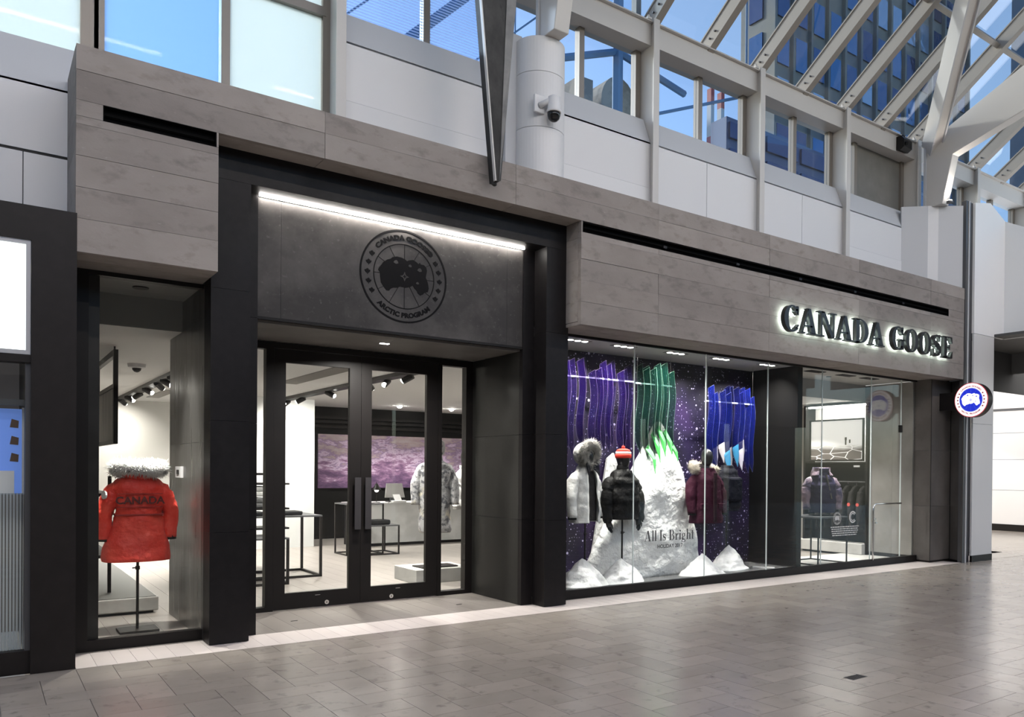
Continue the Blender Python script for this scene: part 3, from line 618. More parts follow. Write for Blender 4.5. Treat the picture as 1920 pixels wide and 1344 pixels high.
# ================================================================== OPPOSITE SIDE (seen only in reflections)
op = empty('wall_opposite', label='opposite side of the concourse with dark shop fronts', cat='wall', kind='structure')
M['opp'] = mat('opposite_dark_front', (.035, .033, .032, 1), .6)
for k in range(9):
    x = -12+k*4.6
    MB().box(x, x+.5, -9.2, -8.9, 0, 3.4).build('pier', M['opp'], op)
    MB().box(x+.5, x+4.6, -9.6, -9.5, 0, 3.4).build('shop_front', mat('opposite_shop_%d' % k, ((.02, .02, .02, 1), (.06, .05, .045, 1), (.03, .03, .035, 1))[k % 3], .4), op)
    MB().box(x, x+4.6, -9.6, -8.9, 3.4, 5.2).build('fascia', M['opp'], op)
MB().box(-12, 30, -9.3, -8.9, 5.2, 6.6).build('upper_wall', M['opp'], op)
MB().box(-14, -13.8, -10, 7, 0, 6).build('end_wall', M['opp'], op)
# linear pendants that light the concourse
pe = mat('pendant_glow', G(.9), .5, emit=PENDANT_E, ecol=(1, .86, .73, 1))
for k, (x, y) in enumerate([(-3, 1.2), (1, 1.2), (5, 1.2), (9, 1.2), (13, 1.2), (-1, -3.5), (4, -3.5), (9, -3.5)]):
    r = empty('linear_pendant', (x, y, 7.6), label='long slim white pendant lamp hanging high over the concourse', cat='light', group='concourse pendant lamps')
    MB().box(x-1.2, x+1.2, y-.06, y+.06, 7.62, 7.72).build('housing', M['whitesteel'], r); MB().box(x-1.18, x+1.18, y-.05, y+.05, 7.605, 7.62).build('diffuser', pe, r)
    for s_ in (-1, 1): MB().tube([(x+s_*.9, y, 7.72), (x+s_*.9, y, roofz(y) if y > 0 else 11)], .006, 6).build('cable', M['darkalu'], r)
# ================================================================== CITY OUTSIDE
def tower(nm, x0, x1, y0, y1, z1, dx, dz, frame, pane, lab, zlo=0, wfrac=.62, hfrac=.7, bands=True):
    r = empty(nm, ((x0+x1)/2, y0, 0), label=lab, cat='building')
    MB().box(x0, x1, y0, y1, -2, z1).build('shell', frame, r)
    q = random.Random(len(nm)+int(x0)); cache = []
    nx = int((x1-x0)/dx); nz = int((z1-zlo)/dz); cnt = 0
    for i in range(nx):
        for j in range(nz):
            cx_ = x0+(i+.5)*(x1-x0)/nx; cz = zlo+(j+.5)*dz
            p = project((cx_, y0, cz))
            if p and -20 < p[0] < 1940 and -20 < p[1] < 480:
                piece('window', cx_-dx*wfrac/2, cx_+dx*wfrac/2, y0-.12, y0+.05, cz-dz*hfrac/2, cz+dz*hfrac/2, pane[q.randrange(len(pane))], r)
    ny = int((y1-y0)/dx)
    for i in range(ny):
        for j in range(nz):
            cy_ = y0+(i+.5)*(y1-y0)/ny; cz = zlo+(j+.5)*dz; p = project((x0, cy_, cz))
            if p and -20 < p[0] < 1940 and -20 < p[1] < 480:
                piece('window', x0-.12, x0+.05, cy_-dx*wfrac/2, cy_+dx*wfrac/2, cz-dz*hfrac/2, cz+dz*hfrac/2, pane[q.randrange(len(pane))], r)
    if bands:
        for i in range(nx+1):
            x = x0+i*(x1-x0)/nx; b = MB(); b.box(x-.12, x+.12, y0-.3, y0, zlo, z1); b.build('pilaster', frame, r)
    return r
T1 = [mat('tower_glass_%d' % i, c, .08, metal=.55, bump=(.35, .35, .3)) for i, c in enumerate([(.03, .09, .22, 1), (.05, .15, .32, 1), (.02, .05, .14, 1), (.25, .36, .5, 1)])]
tower('office_tower', 44, 70, 38, 41, 56, 2.0, 3.3, mat('tower_reflection_tone', (.19, .20, .19, 1), .7, n=[(.2, (.10, .14, .19, 1), .4, .65)]), T1, 'tall blue glass office tower with pale piers in place of reflections beyond the roof')  # pale frame and piers stand in for another building mirrored in the glass
T2 = [mat('pale_glass_%d' % i, c, .1, metal=.4, bump=(.3, .2, .3)) for i, c in enumerate([(.16, .28, .44, 1), (.22, .36, .52, 1), (.10, .20, .36, 1)])]
tower('glass_block', 72, 104, 32, 35, 50, 3.2, 4.0, mat('blue_panel', (.16, .25, .38, 1), .4), T2, 'paler blue glass block beyond the far end of the roof', wfrac=.8, hfrac=.75)
tower('low_block', 27, 60, 26, 27, 17.6, 2.4, 1.2, mat('navy_panel', (.03, .06, .16, 1), .4), [mat('navy_glass', (.02, .045, .13, 1), .12, metal=.4)], 'low dark blue building with louvred bands behind the clerestory', zlo=8, wfrac=.95, hfrac=.6, bands=False)
dm = empty('domed_building', (26.5, 34, 0), label='tan stone building with a rounded gable behind the clerestory', cat='building')
b = MB(); pts = [(25.9, 34, -2), (28.3, 34, -2), (28.3, 34, 20.9)]+[(27.1+1.2*math.cos(a*pi/12), 34, 20.9+1.5*math.sin(a*pi/12)) for a in range(1, 12)]+[(25.9, 34, 20.9)]
b.prism(pts, (0, 2, 0)); b.build('gable_wall', mat('tan_stone', (.34, .29, .22, 1), .8, n=[(1.2, (.2, .17, .13, 1), .45, .6)]), dm)
MB().box(24.3, 25.2, 33.8, 36, -2, 21.6).build('side_wing', bpy.data.materials['tan_stone'], dm)
sg = empty('steel_gantry', (12.7, 18, -2), label='blue steel frame standing outside the clerestory windows', cat='steel frame')
ms = mat('blue_steel', (.07, .16, .30, 1), .5); K = 18/16
for (p, q_, rr) in (((12.7, 16, -1.8), (12.7, 16, 17), .16), ((9.6, 16, 10.5), (12.7, 16, 11.75), .1), ((12.7, 16, 11.75), (15.0, 16, 11.35), .1), ((5.2, 16, 8.3), (11, 16, 14.2), .13), ((4, 16, 8.5), (9, 16, 13.5), .025), ((3, 16, 9.6), (7, 16, 13.6), .025), ((6.9, 16, 8.6), (12, 16, 13.4), .025), ((9.7, 16, -1.8), (9.7, 16, 17), .02), ((7.4, 16, -1.8), (7.4, 16, 17), .02), ((12.7, 16, 10.0), (20, 16, 13.1), .05), ((17.4, 16, -1.8), (17.4, 16, 19), .04)):
    MB().tube([(p[0]*K, 18, p[2]*K if p[2] > 0 else -2), (q_[0]*K, 18, q_[2]*K)], rr, 6).build('strut', ms, sg)
cn = empty('crane_mast', (30, 30, -2), label='red and white mast rising behind the clerestory', cat='mast')
m_w, m_r = mat('mast_white', G(.5), .5), mat('mast_red', (.4, .06, .05, 1), .5)
for dx_ in (0, .75):
    for k in range(28): MB().box(30.0+dx_, 30.24+dx_, 30, 30.3, -2+k*.83, -1.17+k*.83).build('segment', m_w if k % 3 else m_r, cn)
MB().box(-60, 160, 9.0, 200, -2.2, -2).build('ground_outside', mat('street', G(.12), .9)); tag(bpy.data.objects['ground_outside'], 'grey street ground outside', 'ground', kind='structure')
# ================================================================== LETTERING AND EMBLEMS
def textmesh(body, size, bold=0.0, depth=.002):
    cu = bpy.data.curves.new('t', 'FONT'); cu.body = body; cu.size = size; cu.extrude = depth/2; cu.offset = bold; cu.align_x = 'CENTER'; cu.resolution_u = 4
    ob = bpy.data.objects.new('t', cu); COL.objects.link(ob)
    me = bpy.data.meshes.new_from_object(ob.evaluated_get(bpy.context.evaluated_depsgraph_get()))
    bpy.data.objects.remove(ob); bpy.data.curves.remove(cu)
    vs = [v.co.copy() for v in me.vertices]; fs = [tuple(p.vertices) for p in me.polygons]; bpy.data.meshes.remove(me)
    return vs, fs
class Face:
    """a flat lettering plane: u right, v up, n towards the viewer"""
    def __init__(s, o, u, v, n): s.o, s.u, s.v, s.n = Vector(o), Vector(u), Vector(v), Vector(n)
    def p(s, x, y, z=0): return s.o+s.u*x+s.v*y+s.n*z
    def poly(s, b, pts, d0, d1): b.prism([s.p(x, y, d0) for x, y in pts], s.n*(d1-d0))
    def strip(s, b, inner, outer, d0, d1, closed=True):
        n = len(inner); vs = [s.p(*q, d0) for q in inner]+[s.p(*q, d0) for q in outer]+[s.p(*q, d1) for q in inner]+[s.p(*q, d1) for q in outer]; fs = []
        for i in range(n if closed else n-1):
            j = (i+1) % n
            fs += [(i, j, n+j, n+i), (2*n+i, 3*n+i, 3*n+j, 2*n+j), (i, 2*n+i, 2*n+j, j), (n+i, n+j, 3*n+j, 3*n+i)]
        if not closed: fs += [(0, n, 3*n, 2*n), (n-1, 3*n-1, 4*n-1, 2*n-1)]
        b.add(vs, fs)
    def ring(s, b, r0, r1, d0, d1, n=64):
        c = [(math.cos(2*pi*i/n), math.sin(2*pi*i/n)) for i in range(n)]
        s.strip(b, [(x*r0, y*r0) for x, y in c], [(x*r1, y*r1) for x, y in c], d0, d1)
    def text(s, b, body, size, x, y, bold=0, depth=.002):
        vs, fs = textmesh(body, size, bold, depth); b.add([s.p(v.x+x, v.y+y, v.z+depth/2) for v in vs], fs)
    def arc(s, b, body, size, r, top, bold=0, depth=.002, stretch=1.0):
        vs, fs = textmesh(body, size, bold, depth); out = []
        for v in vs:
            th = v.x*stretch/r
            if top: rr = r+v.y; out.append(s.p(rr*math.sin(th), rr*math.cos(th), v.z+depth/2))
            else: rr = r-v.y; out.append(s.p(rr*math.sin(th), -rr*math.cos(th), v.z+depth/2))
        b.add(out, fs)
LEAF = [(0, 1), (.2, .62), (.42, .72), (.36, .25), (.62, .5), (.68, .34), (.98, .38), (.82, .08), (.94, -.02), (.48, -.38), (.54, -.56), (.07, -.48), (.1, -.95), (-.1, -.95), (-.07, -.48), (-.54, -.56), (-.48, -.38), (-.94, -.02), (-.82, .08), (-.98, .38), (-.68, .34), (-.62, .5), (-.36, .25), (-.42, .72), (-.2, .62)]
LAND = [(-0.85, 0.09), (-0.82, 0.16), (-0.74, 0.26), (-0.69, 0.34), (-0.56, 0.44), (-0.47, 0.47), (-0.39, 0.54), (-0.25, 0.58), (-0.11, 0.57), (0.0, 0.54), (0.08, 0.49), (0.15, 0.53), (0.28, 0.56), (0.39, 0.51), (0.46, 0.46), (0.5, 0.51), (0.54, 0.46), (0.64, 0.46), (0.72, 0.39), (0.75, 0.29), (0.72, 0.15), (0.71, 0.07), (0.75, -0.0), (0.79, -0.13), (0.81, -0.26), (0.78, -0.37), (0.67, -0.4), (0.61, -0.47), (0.53, -0.51), (0.44, -0.45), (0.42, -0.38), (0.33, -0.31), (0.28, -0.23), (0.18, -0.3), (0.03, -0.34), (-0.14, -0.32), (-0.22, -0.37), (-0.36, -0.39), (-0.44, -0.43), (-0.5, -0.5), (-0.58, -0.5), (-0.67, -0.4), (-0.76, -0.28), (-0.78, -0.12), (-0.79, 0.01)]
HOLES = [((-.28, .41), .075), ((.18, .36), .055), ((.50, .28), .075), ((.43, -.14), .05)]
def emblem(F, R, parent, mline, mtext, mland, mhole, d=0.0, t=.003, raylen=1.0, inner=.70, outer=(.962, 1.0), bold=.003, disc=None):
    b = MB()
    if outer: F.ring(b, R*outer[0], R*outer[1], d, d+t)
    F.ring(b, R*(inner-.018), R*inner, d, d+t)
    b.build('emblem_ring', mline, parent)
    for body_, rr_, top_ in (('CANADA GOOSE®', .785, True), ('ARCTIC PROGRAM', .885, False)):
        b = MB(); F.arc(b, body_, R*.140, R*rr_, top_, bold*R, t, 1.13)
        b.v = [tuple(Vector(v)+F.n*d) for v in b.v]; b.build('lettering', mtext, parent)
    for sx in (-1, 1):
        for k in range(5):
            a = (k-2)*.245; c = (sx*R*.825*math.cos(a), R*.825*math.sin(a)); b = MB()
            F.poly(b, [(c[0]+px*R*.066, c[1]+py*R*.066) for px, py in LEAF], d, d+t); b.build('maple_leaf', mtext, parent)
    b = MB()
    for k in range(12):
        a = k*pi/6; x, y = math.sin(a), math.cos(a)
        F.strip(b, [(x*.05*R-y*.005*R, y*.05*R+x*.005*R), (x*(inner-.01)*R-y*.005*R, y*(inner-.01)*R+x*.005*R)], [(x*.05*R+y*.005*R, y*.05*R-x*.005*R), (x*(inner-.01)*R+y*.005*R, y*(inner-.01)*R-x*.005*R)], d, d+t*.6, False)
    b.build('meridian_lines', mline, parent)
    S = R*inner
    b = MB(); F.poly(b, [(x*S, y*S) for x, y in LAND], d+t*.3, d+t*1.15); land = b.build('landmass', mland, parent)
    for (c, r) in HOLES: b = MB(); F.poly(b, [(S*(c[0]+r*math.cos(i*pi/3+.4)*(1.2 if i % 2 else .8)), S*(c[1]+.8*r*math.sin(i*pi/3+.4))) for i in range(6)], d+t, d+t*1.4); b.build('inlet_mark', mhole, land)
    b = MB(); st8 = []
    for k in range(8): a = k*pi/4; st8.append((S*(.15 if k % 2 == 0 else .06)*math.cos(a), S*(.15 if k % 2 == 0 else .06)*math.sin(a)))
    F.strip(b, [(.5*x, .5*y) for x, y in st8], st8, d+t, d+t*1.4); b.build('compass_mark', mhole, land)
M['ink'] = mat('black_emblem', (.006, .0055, .006, 1), .6, spec=.1)
lg = empty('wall_emblem', (3.13, YS, 3.18), label='large black round emblem with maple leaves on the dark panel', cat='emblem')
emblem(Face((3.134, YS+.01, 3.182), (1, 0, 0), (0, 0, 1), (0, -1, 0)), .430, lg, M['ink'], M['ink'], M['ink'], M['patina'], t=.004, bold=.007)
# blade sign
bs = empty('blade_sign', (12.05, 6.37, 2.52), label='round glowing red white and blue blade sign on a black arm', cat='sign')
cyl = lambda x0, x1, r: MB().tube([(x0, 6.373, 2.522), (x1, 6.373, 2.522)], r, 64)
cyl(12.0, 12.14, .262).build('case', M['black2'], bs)
cyl(11.994, 12.0, .263).build('rim', mat('sign_red', (.35, .03, .05, 1), .4, emit=.5, ecol=(.7, .1, .12, 1)), bs)
M['sgw'] = mat('sign_white', G(.85), .4, emit=1.0, ecol=(1, .98, .98, 1)); M['sgb'] = mat('sign_blue', (.01, .02, .42, 1), .4, emit=.75, ecol=(.01, .03, .62, 1)); M['sgr'] = mat('sign_red_print', (.40, .03, .05, 1), .4, emit=.15, ecol=(.5, .05, .07, 1)); M['sgl'] = mat('sign_pale_line', (.15, .18, .6, 1), .4, emit=.4, ecol=(.1, .14, .75, 1))
cyl(11.990, 11.996, .252).build('face', M['sgw'], bs); cyl(11.9875, 11.991, .181).build('globe', M['sgb'], bs)
emblem(Face((11.9875, 6.373, 2.522), (0, -1, 0), (0, 0, 1), (-1, 0, 0)), .252, bs, M['sgl'], M['sgr'], M['sgw'], M['sgb'], t=.003, inner=.70, outer=None, bold=.004)
MB().box(12.03, 12.11, 6.60, 6.91, 2.385, 2.655).build('arm', M['black'], bs)
# ---- big raised letters, drawn as shapes in a unit cap height
def arcpts(cx, cy, rx, ry, a0, a1, n): return [(cx+rx*math.cos(math.radians(a0+(a1-a0)*i/n)), cy+ry*math.sin(math.radians(a0+(a1-a0)*i/n))) for i in range(n+1)]
def q4(x0, y0, x1, y1, x2, y2, x3, y3): return ('p', [(x0, y0), (x1, y1), (x2, y2), (x3, y3)])
def rect(x0, y0, x1, y1): return q4(x0, y0, x1, y0, x1, y1, x0, y1)
SER = .055
def gl_O(): return .86, [('r', arcpts(.43, .5, .215, .455, 0, 360, 40)[:-1], arcpts(.43, .5, .43, .515, 0, 360, 40)[:-1], True)]
def gl_C():
    return .80, [('r', arcpts(.44, .5, .22, .455, 42, 318, 34), arcpts(.43, .5, .43, .515, 42, 318, 34), False), rect(.68, .66, .76, 1.0), q4(.56, .78, .72, .66, .72, .86, .62, .9), q4(.60, .16, .64, .10, .79, .27, .74, .30)]
def gl_G():
    return .86, [('r', arcpts(.44, .5, .22, .455, 42, 318, 34), arcpts(.43, .5, .43, .515, 42, 318, 34), False), rect(.68, .66, .76, 1.0), q4(.56, .78, .72, .66, .72, .86, .62, .9), rect(.60, .03, .80, .46), rect(.50, .41, .88, .47)]
def gl_A(): return .90, [q4(.03, .03, .10, .03, .42, .98, .36, .98), q4(.56, .03, .82, .03, .52, 1.0, .34, 1.0), rect(.17, .27, .62, .335), rect(-.03, 0, .24, SER), rect(.46, 0, .93, SER)]
def gl_N(): return .98, [rect(.11, .03, .18, 1.0), rect(.80, 0.0, .87, .97), q4(.11, 1.0, .31, 1.0, .87, .0, .70, .0), rect(0, 0, .30, SER), rect(-.02, 1-SER, .30, 1), rect(.66, 1-SER, 1.0, 1)]
def gl_D(): return .92, [rect(.10, .0, .32, 1.0), ('r', arcpts(.36, .5, .28, .445, 90, -90, 22), arcpts(.36, .5, .52, .50, 90, -90, 22), False), rect(0, 0, .40, SER), rect(0, 1-SER, .40, 1)]
def gl_E(): return .80, [rect(.10, .0, .32, 1.0), rect(0, 0, .72, SER), rect(0, 1-SER, .70, 1), rect(.3, .475, .54, .53), rect(.49, .38, .55, .63), q4(.56, .055, .74, .0, .76, .32, .71, .32), q4(.56, .945, .71, .70, .75, .70, .72, 1.0)]
def gl_S():
    c = arcpts(.36, .735, .225, .205, 40, 270, 16)+arcpts(.34, .27, .235, .225, 90, -140, 18); n = len(c); inn = []; outt = []
    for i in range(n):
        p = c[max(i-1, 0)]; q = c[min(i+1, n-1)]; dx, dy = q[0]-p[0], q[1]-p[1]; l = math.hypot(dx, dy) or 1; wd = .045+.095*math.exp(-((i/(n-1)-.48)/.22)**2)
        inn.append((c[i][0]-dy/l*wd, c[i][1]+dx/l*wd)); outt.append((c[i][0]+dy/l*wd, c[i][1]-dx/l*wd))
    return .70, [('r', inn, outt, False), rect(.54, .68, .60, 1.0), rect(.06, .0, .12, .33)]
GL = dict(C=gl_C, A=gl_A, N=gl_N, D=gl_D, G=gl_G, O=gl_O, S=gl_S, E=gl_E)
def draw(F, b, shapes, x, y, sx, sy, d0, d1):
    for s in shapes:
        if s[0] == 'p': F.poly(b, [(x+u*sx, y+v*sy) for u, v in s[1]], d0, d1)
        else: F.strip(b, [(x+u*sx, y+v*sy) for u, v in s[1]], [(x+u*sx, y+v*sy) for u, v in s[2]], d0, d1, s[3])
FL = Face((0, YC, 0), (1, 0, 0), (0, 0, 1), (0, -1, 0))
word = 'CANADA GOOSE'; H = .32; LX0, LX1 = 7.80, 11.70
tot = sum((GL[c]()[0]+.10) if c != ' ' else .42 for c in word)-.10; k = (LX1-LX0)/tot; x = LX0
M['letter'] = mat('black_letter', (.012, .012, .013, 1), .35); M['halo'] = mat('letter_halo', G(.9), .5, emit=14, ecol=(.80, 1.0, .92, 1))
cnt = {}
for i, ch_ in enumerate(word):
    if ch_ == ' ': x += .42*k; continue
    wd, shp = GL[ch_]()
    nth = cnt.get(ch_, 0)+1; cnt[ch_] = nth; tot_ = word.count(ch_)
    which = '' if tot_ == 1 else {1: 'first ', 2: 'second ' if tot_ == 3 else 'last ', 3: 'last '}[nth]
    r = empty('raised_letter', (x+wd*k/2, YC, 3.13), label='%sblack raised letter %s of the sign lit from behind' % (which, ch_), cat='letter', group='raised shop name letters')
    b = MB(); draw(FL, b, shp, x, 3.135, k, H, .045, .105); b.build('letter_body', M['letter'], r)
    b = MB(); draw(FL, b, shp, x+.012, 3.147, k*.97, H*.93, .036, .0445); b.build('back_glow', M['halo'], r)
    b = MB()
    for sx_ in (.2, .6): b.tube([(x+wd*k*sx_, YC, 3.16+.28*sx_), (x+wd*k*sx_, YC-.04, 3.16+.28*sx_)], .005, 6)
    b.build('stud', M['chrome'], r)
    x += (wd+.10)*k
# ---- lettering on the glass
FG = Face((0, 7.163, 0), (1, 0, 0), (0, 0, 1), (0, -1, 0))
ab = empty('glass_lettering', (6.55, 7.16, .55), label='grey serif holiday greeting lettering on the shop glass', cat='lettering')
M['greyink'] = mat('grey_vinyl', (.075, .08, .078, 1), .5); M['whiteink'] = mat('white_vinyl', (.62, .62, .60, 1), .5)
T_ = .09
def lc(c):
    st_ = lambda x, y0, y1: rect(x, y0, x+.15, y1); sr = lambda x0, x1, y: rect(x0, y, x1, y+.03)
    if c == 'A': return .80, [q4(.05, .02, .10, .02, .40, .98, .34, .98), q4(.50, .02, .70, .02, .46, 1, .32, 1), rect(.17, .29, .54, .33), sr(-.02, .2, 0), sr(.42, .80, 0)]
    if c == 'l': return .27, [st_(.06, 0, 1.02), sr(0, .27, 0), q4(0, .98, .1, .98, .1, 1.02, 0, 1.0)]
    if c == 'I': return .33, [rect(.08, 0, .25, 1), sr(0, .33, 0), sr(0, .33, .97)]
    if c == 's':
        _, s = gl_S(); return .44, [(('r', [(u*.6, v*.62) for u, v in q[1]], [(u*.6, v*.62) for u, v in q[2]], False) if q[0] == 'r' else ('p', [(u*.6, v*.62) for u, v in q[1]])) for q in s]
    if c == 'B': return .70, [rect(.08, 0, .26, 1), sr(0, .4, 0), sr(0, .36, .97), ('r', arcpts(.34, .74, .12, .22, 90, -90, 12), arcpts(.34, .74, .26, .26, 90, -90, 12), False), ('r', arcpts(.36, .26, .14, .23, 90, -90, 12), arcpts(.36, .26, .30, .265, 90, -90, 12), False)]
    if c == 'r': return .44, [st_(.07, 0, .62), sr(0, .3, 0), sr(0, .2, .59), q4(.2, .42, .24, .40, .40, .62, .30, .62), q4(.28, .52, .42, .50, .42, .63, .28, .63)]
    if c == 'i': return .29, [st_(.07, 0, .62), sr(0, .28, 0), sr(0, .2, .59), ('p', arcpts(.145, .86, .09, .09, 0, 330, 11))]
    if c == 'h': return .60, [st_(.07, 0, 1.02), sr(0, .28, 0), sr(0, .2, .98), rect(.40, 0, .54, .48), sr(.34, .60, 0), ('r', arcpts(.36, .44, .07, .13, 0, 140, 8), arcpts(.36, .44, .18, .19, 0, 140, 8), False)]
    if c == 't': return .36, [st_(.09, .06, .86), rect(0, .58, .32, .62), ('r', arcpts(.22, .09, .05, .06, 180, 330, 8), arcpts(.22, .09, .13, .10, 180, 330, 8), False)]
    if c == 'g': return .54, [('r', arcpts(.24, .43, .10, .15, 0, 360, 18)[:-1], arcpts(.24, .43, .22, .19, 0, 360, 18)[:-1], True), ('r', arcpts(.25, -.12, .17, .09, 0, 360, 18)[:-1], arcpts(.25, -.12, .26, .14, 0, 360, 18)[:-1], True), q4(.06, .26, .16, .26, .22, .02, .05, .02), rect(.08, .0, .36, .07), q4(.36, .54, .5, .60, .5, .66, .40, .60)]
body = 'All Is Bright'; hh = .125; tw = sum(.30 if c == ' ' else lc(c)[0]+.05 for c in body); kk = .80/tw; x = 6.15; b = MB()
for c in body:
    if c == ' ': x += .30*kk; continue
    wd, shp = lc(c); draw(FG, b, shp, x, .572, kk, hh, 0, .0015); x += (wd+.05)*kk
b.build('headline', M['greyink'], ab)
b = MB(); FG.text(b, 'HOLIDAY 2017', .062, 6.55, .485, .0015, .0015); b.build('subline', M['greyink'], ab)
dc = empty('glass_decal', (9.97, 7.16, .6), label='small white emblem, letter C and notice lines on the glass by the door', cat='decal')
emblem(Face((9.79, 7.1635, .737), (1, 0, 0), (0, 0, 1), (0, -1, 0)), .092, dc, M['whiteink'], M['whiteink'], M['whiteink'], M['greyink'], t=.0012, bold=.006)
b = MB(); FG.strip(b, arcpts(10.16, .748, .045, .045, 38, 322, 24), arcpts(10.16, .748, .056, .058, 38, 322, 24), 0, .0012, False); FG.strip(b, arcpts(10.16, .748, .066, .068, 38, 322, 24), arcpts(10.16, .748, .088, .088, 38, 322, 24), 0, .0012, False); b.build('letter_mark', M['whiteink'], dc)
b = MB(); q = random.Random(5)
for i in range(5):
    xx = 9.64+[0, .02, .02, .03, .04][i]; xe = 10.31-[0, .03, .02, .04, .06][i]; zz = .605-i*.030
    while xx < xe: l = q.uniform(.012, .055); FG.poly(b, [(xx, zz), (min(xx+l, xe), zz), (min(xx+l, xe), zz+.015), (xx, zz+.015)], 0, .001); xx += l+.009
b.build('notice_lines', M['whiteink'], dc)
MB().box(9.98, 10.03, 7.1618, 7.163, .742, .750).build('dash', M['greyink'], dc)
# ================================================================== GARMENTS AND MANNEQUINS
def fab(name, col, rough=.55, wr=12, st=.5, sheen=.05, n=()): dk = max(col[:3]) < .1; return mat(name, col, rough+.15 if dk else rough, bump=(wr, min(1, st*1.25), .035), sheen=0 if dk else sheen, local=True, n=n, spec=.16 if dk else .4)
def interp(prof, n):
    out = []
    for i in range(n):
        t = i/(n-1)*(len(prof)-1); k = min(int(t), len(prof)-2); f = t-k
        P = [prof[max(k-1, 0)], prof[k], prof[k+1], prof[min(k+2, len(prof)-1)]]
        out.append([.5*((2*P[1][j])+(-P[0][j]+P[2][j])*f+(2*P[0][j]-5*P[1][j]+4*P[2][j]-P[3][j])*f*f+(-P[0][j]+3*P[1][j]-3*P[2][j]+P[3][j])*f**3) for j in range(len(prof[0]))])
    return out
def shell(b, prof, n=36, rows=34, wr=.012, quilt=0, seed=0, a0=0, a1=2*pi, ex=2.5):
    """lofted body: prof rows (z, half width, half depth, y shift)"""
    rings = []; full = abs(a1-a0-2*pi) < 1e-6
    for (z, rx, ry, yo) in interp(prof, rows):
        r_ = []
        for k in range(n if full else n+1):
            a = a0+(a1-a0)*k/n; c, s_ = math.cos(a), math.sin(a)
            x = rx*math.copysign(abs(c)**(2/ex), c); y = ry*math.copysign(abs(s_)**(2/ex), s_)
            d = wr*mnoise.noise(Vector((x*7+seed, y*7, z*9)))*1.4+wr*.6*mnoise.noise(Vector((x*18, y*18+seed, z*14)))
            if quilt: d += .018*(abs(math.sin(pi*z/quilt))**.6-.55)
            l = math.hypot(x, y) or 1
            r_.append((x+x/l*d, y+yo+y/l*d, z))
        rings.append(r_)
    b.loft(rings, cap=full, closed=full)
    return b
def sleeve(b, path, rad, n=16, rows=20, wr=.01, quilt=0, seed=0):
    pts = interp([(*p, r) for p, r in zip(path, rad)], rows); P = [Vector(p[:3]) for p in pts]; rings = []
    for i, p in enumerate(P):
        d = (P[min(i+1, rows-1)]-P[max(i-1, 0)]).normalized(); a = d.cross(Vector((0, 1, 0))).normalized(); c = a.cross(d).normalized(); r_ = []
        for k in range(n):
            t = 2*pi*k/n; rr = pts[i][3]+wr*mnoise.noise(Vector((i*.9, t*1.3, seed)))
            if quilt: rr += .014*(abs(math.sin(pi*i/rows*quilt))**.6-.5)
            r_.append(p+(a*math.cos(t)+c*math.sin(t))*rr)
        rings.append(r_)
    b.loft(rings); return b
def fur(name, parent, loop, r, m, tufts=900, length=.05, seed=1, closed=True):
    """a thick roll along a loop, bristling with tapered tufts"""
    q = random.Random(seed); P = [Vector(p) for p in loop]; n = len(P); b = MB()
    path = P+[P[0]] if closed else P
    b.tube(path, r, 12)
    for _ in range(int(tufts*4)):
        i = q.randrange(n if closed else n-1); f = q.random(); p = P[i].lerp(P[(i+1) % n], f); ax = (P[(i+1) % n]-P[i]).normalized()
        d = Vector((q.gauss(0, 1), q.gauss(0, 1), q.gauss(0, 1))); d -= ax*d.dot(ax)*.7; d.normalize(); s_ = p+d*r*.9; L_ = length*q.uniform(.25, .62); e = d.cross(ax).normalized()*.0034; g2 = ax*.0034
        tip = s_+d*L_+Vector((q.gauss(0, .016), q.gauss(0, .016), q.gauss(-.008, .014)))
        b.add([s_+e, s_-e*.6+g2, s_-e*.6-g2, tip], [(0, 1, 3), (1, 2, 3), (2, 0, 3)])
    return b.build(name, m, parent, local=True, smooth=True)
M['manq'] = mat('black_mannequin', (.010, .010, .011, 1), .28)
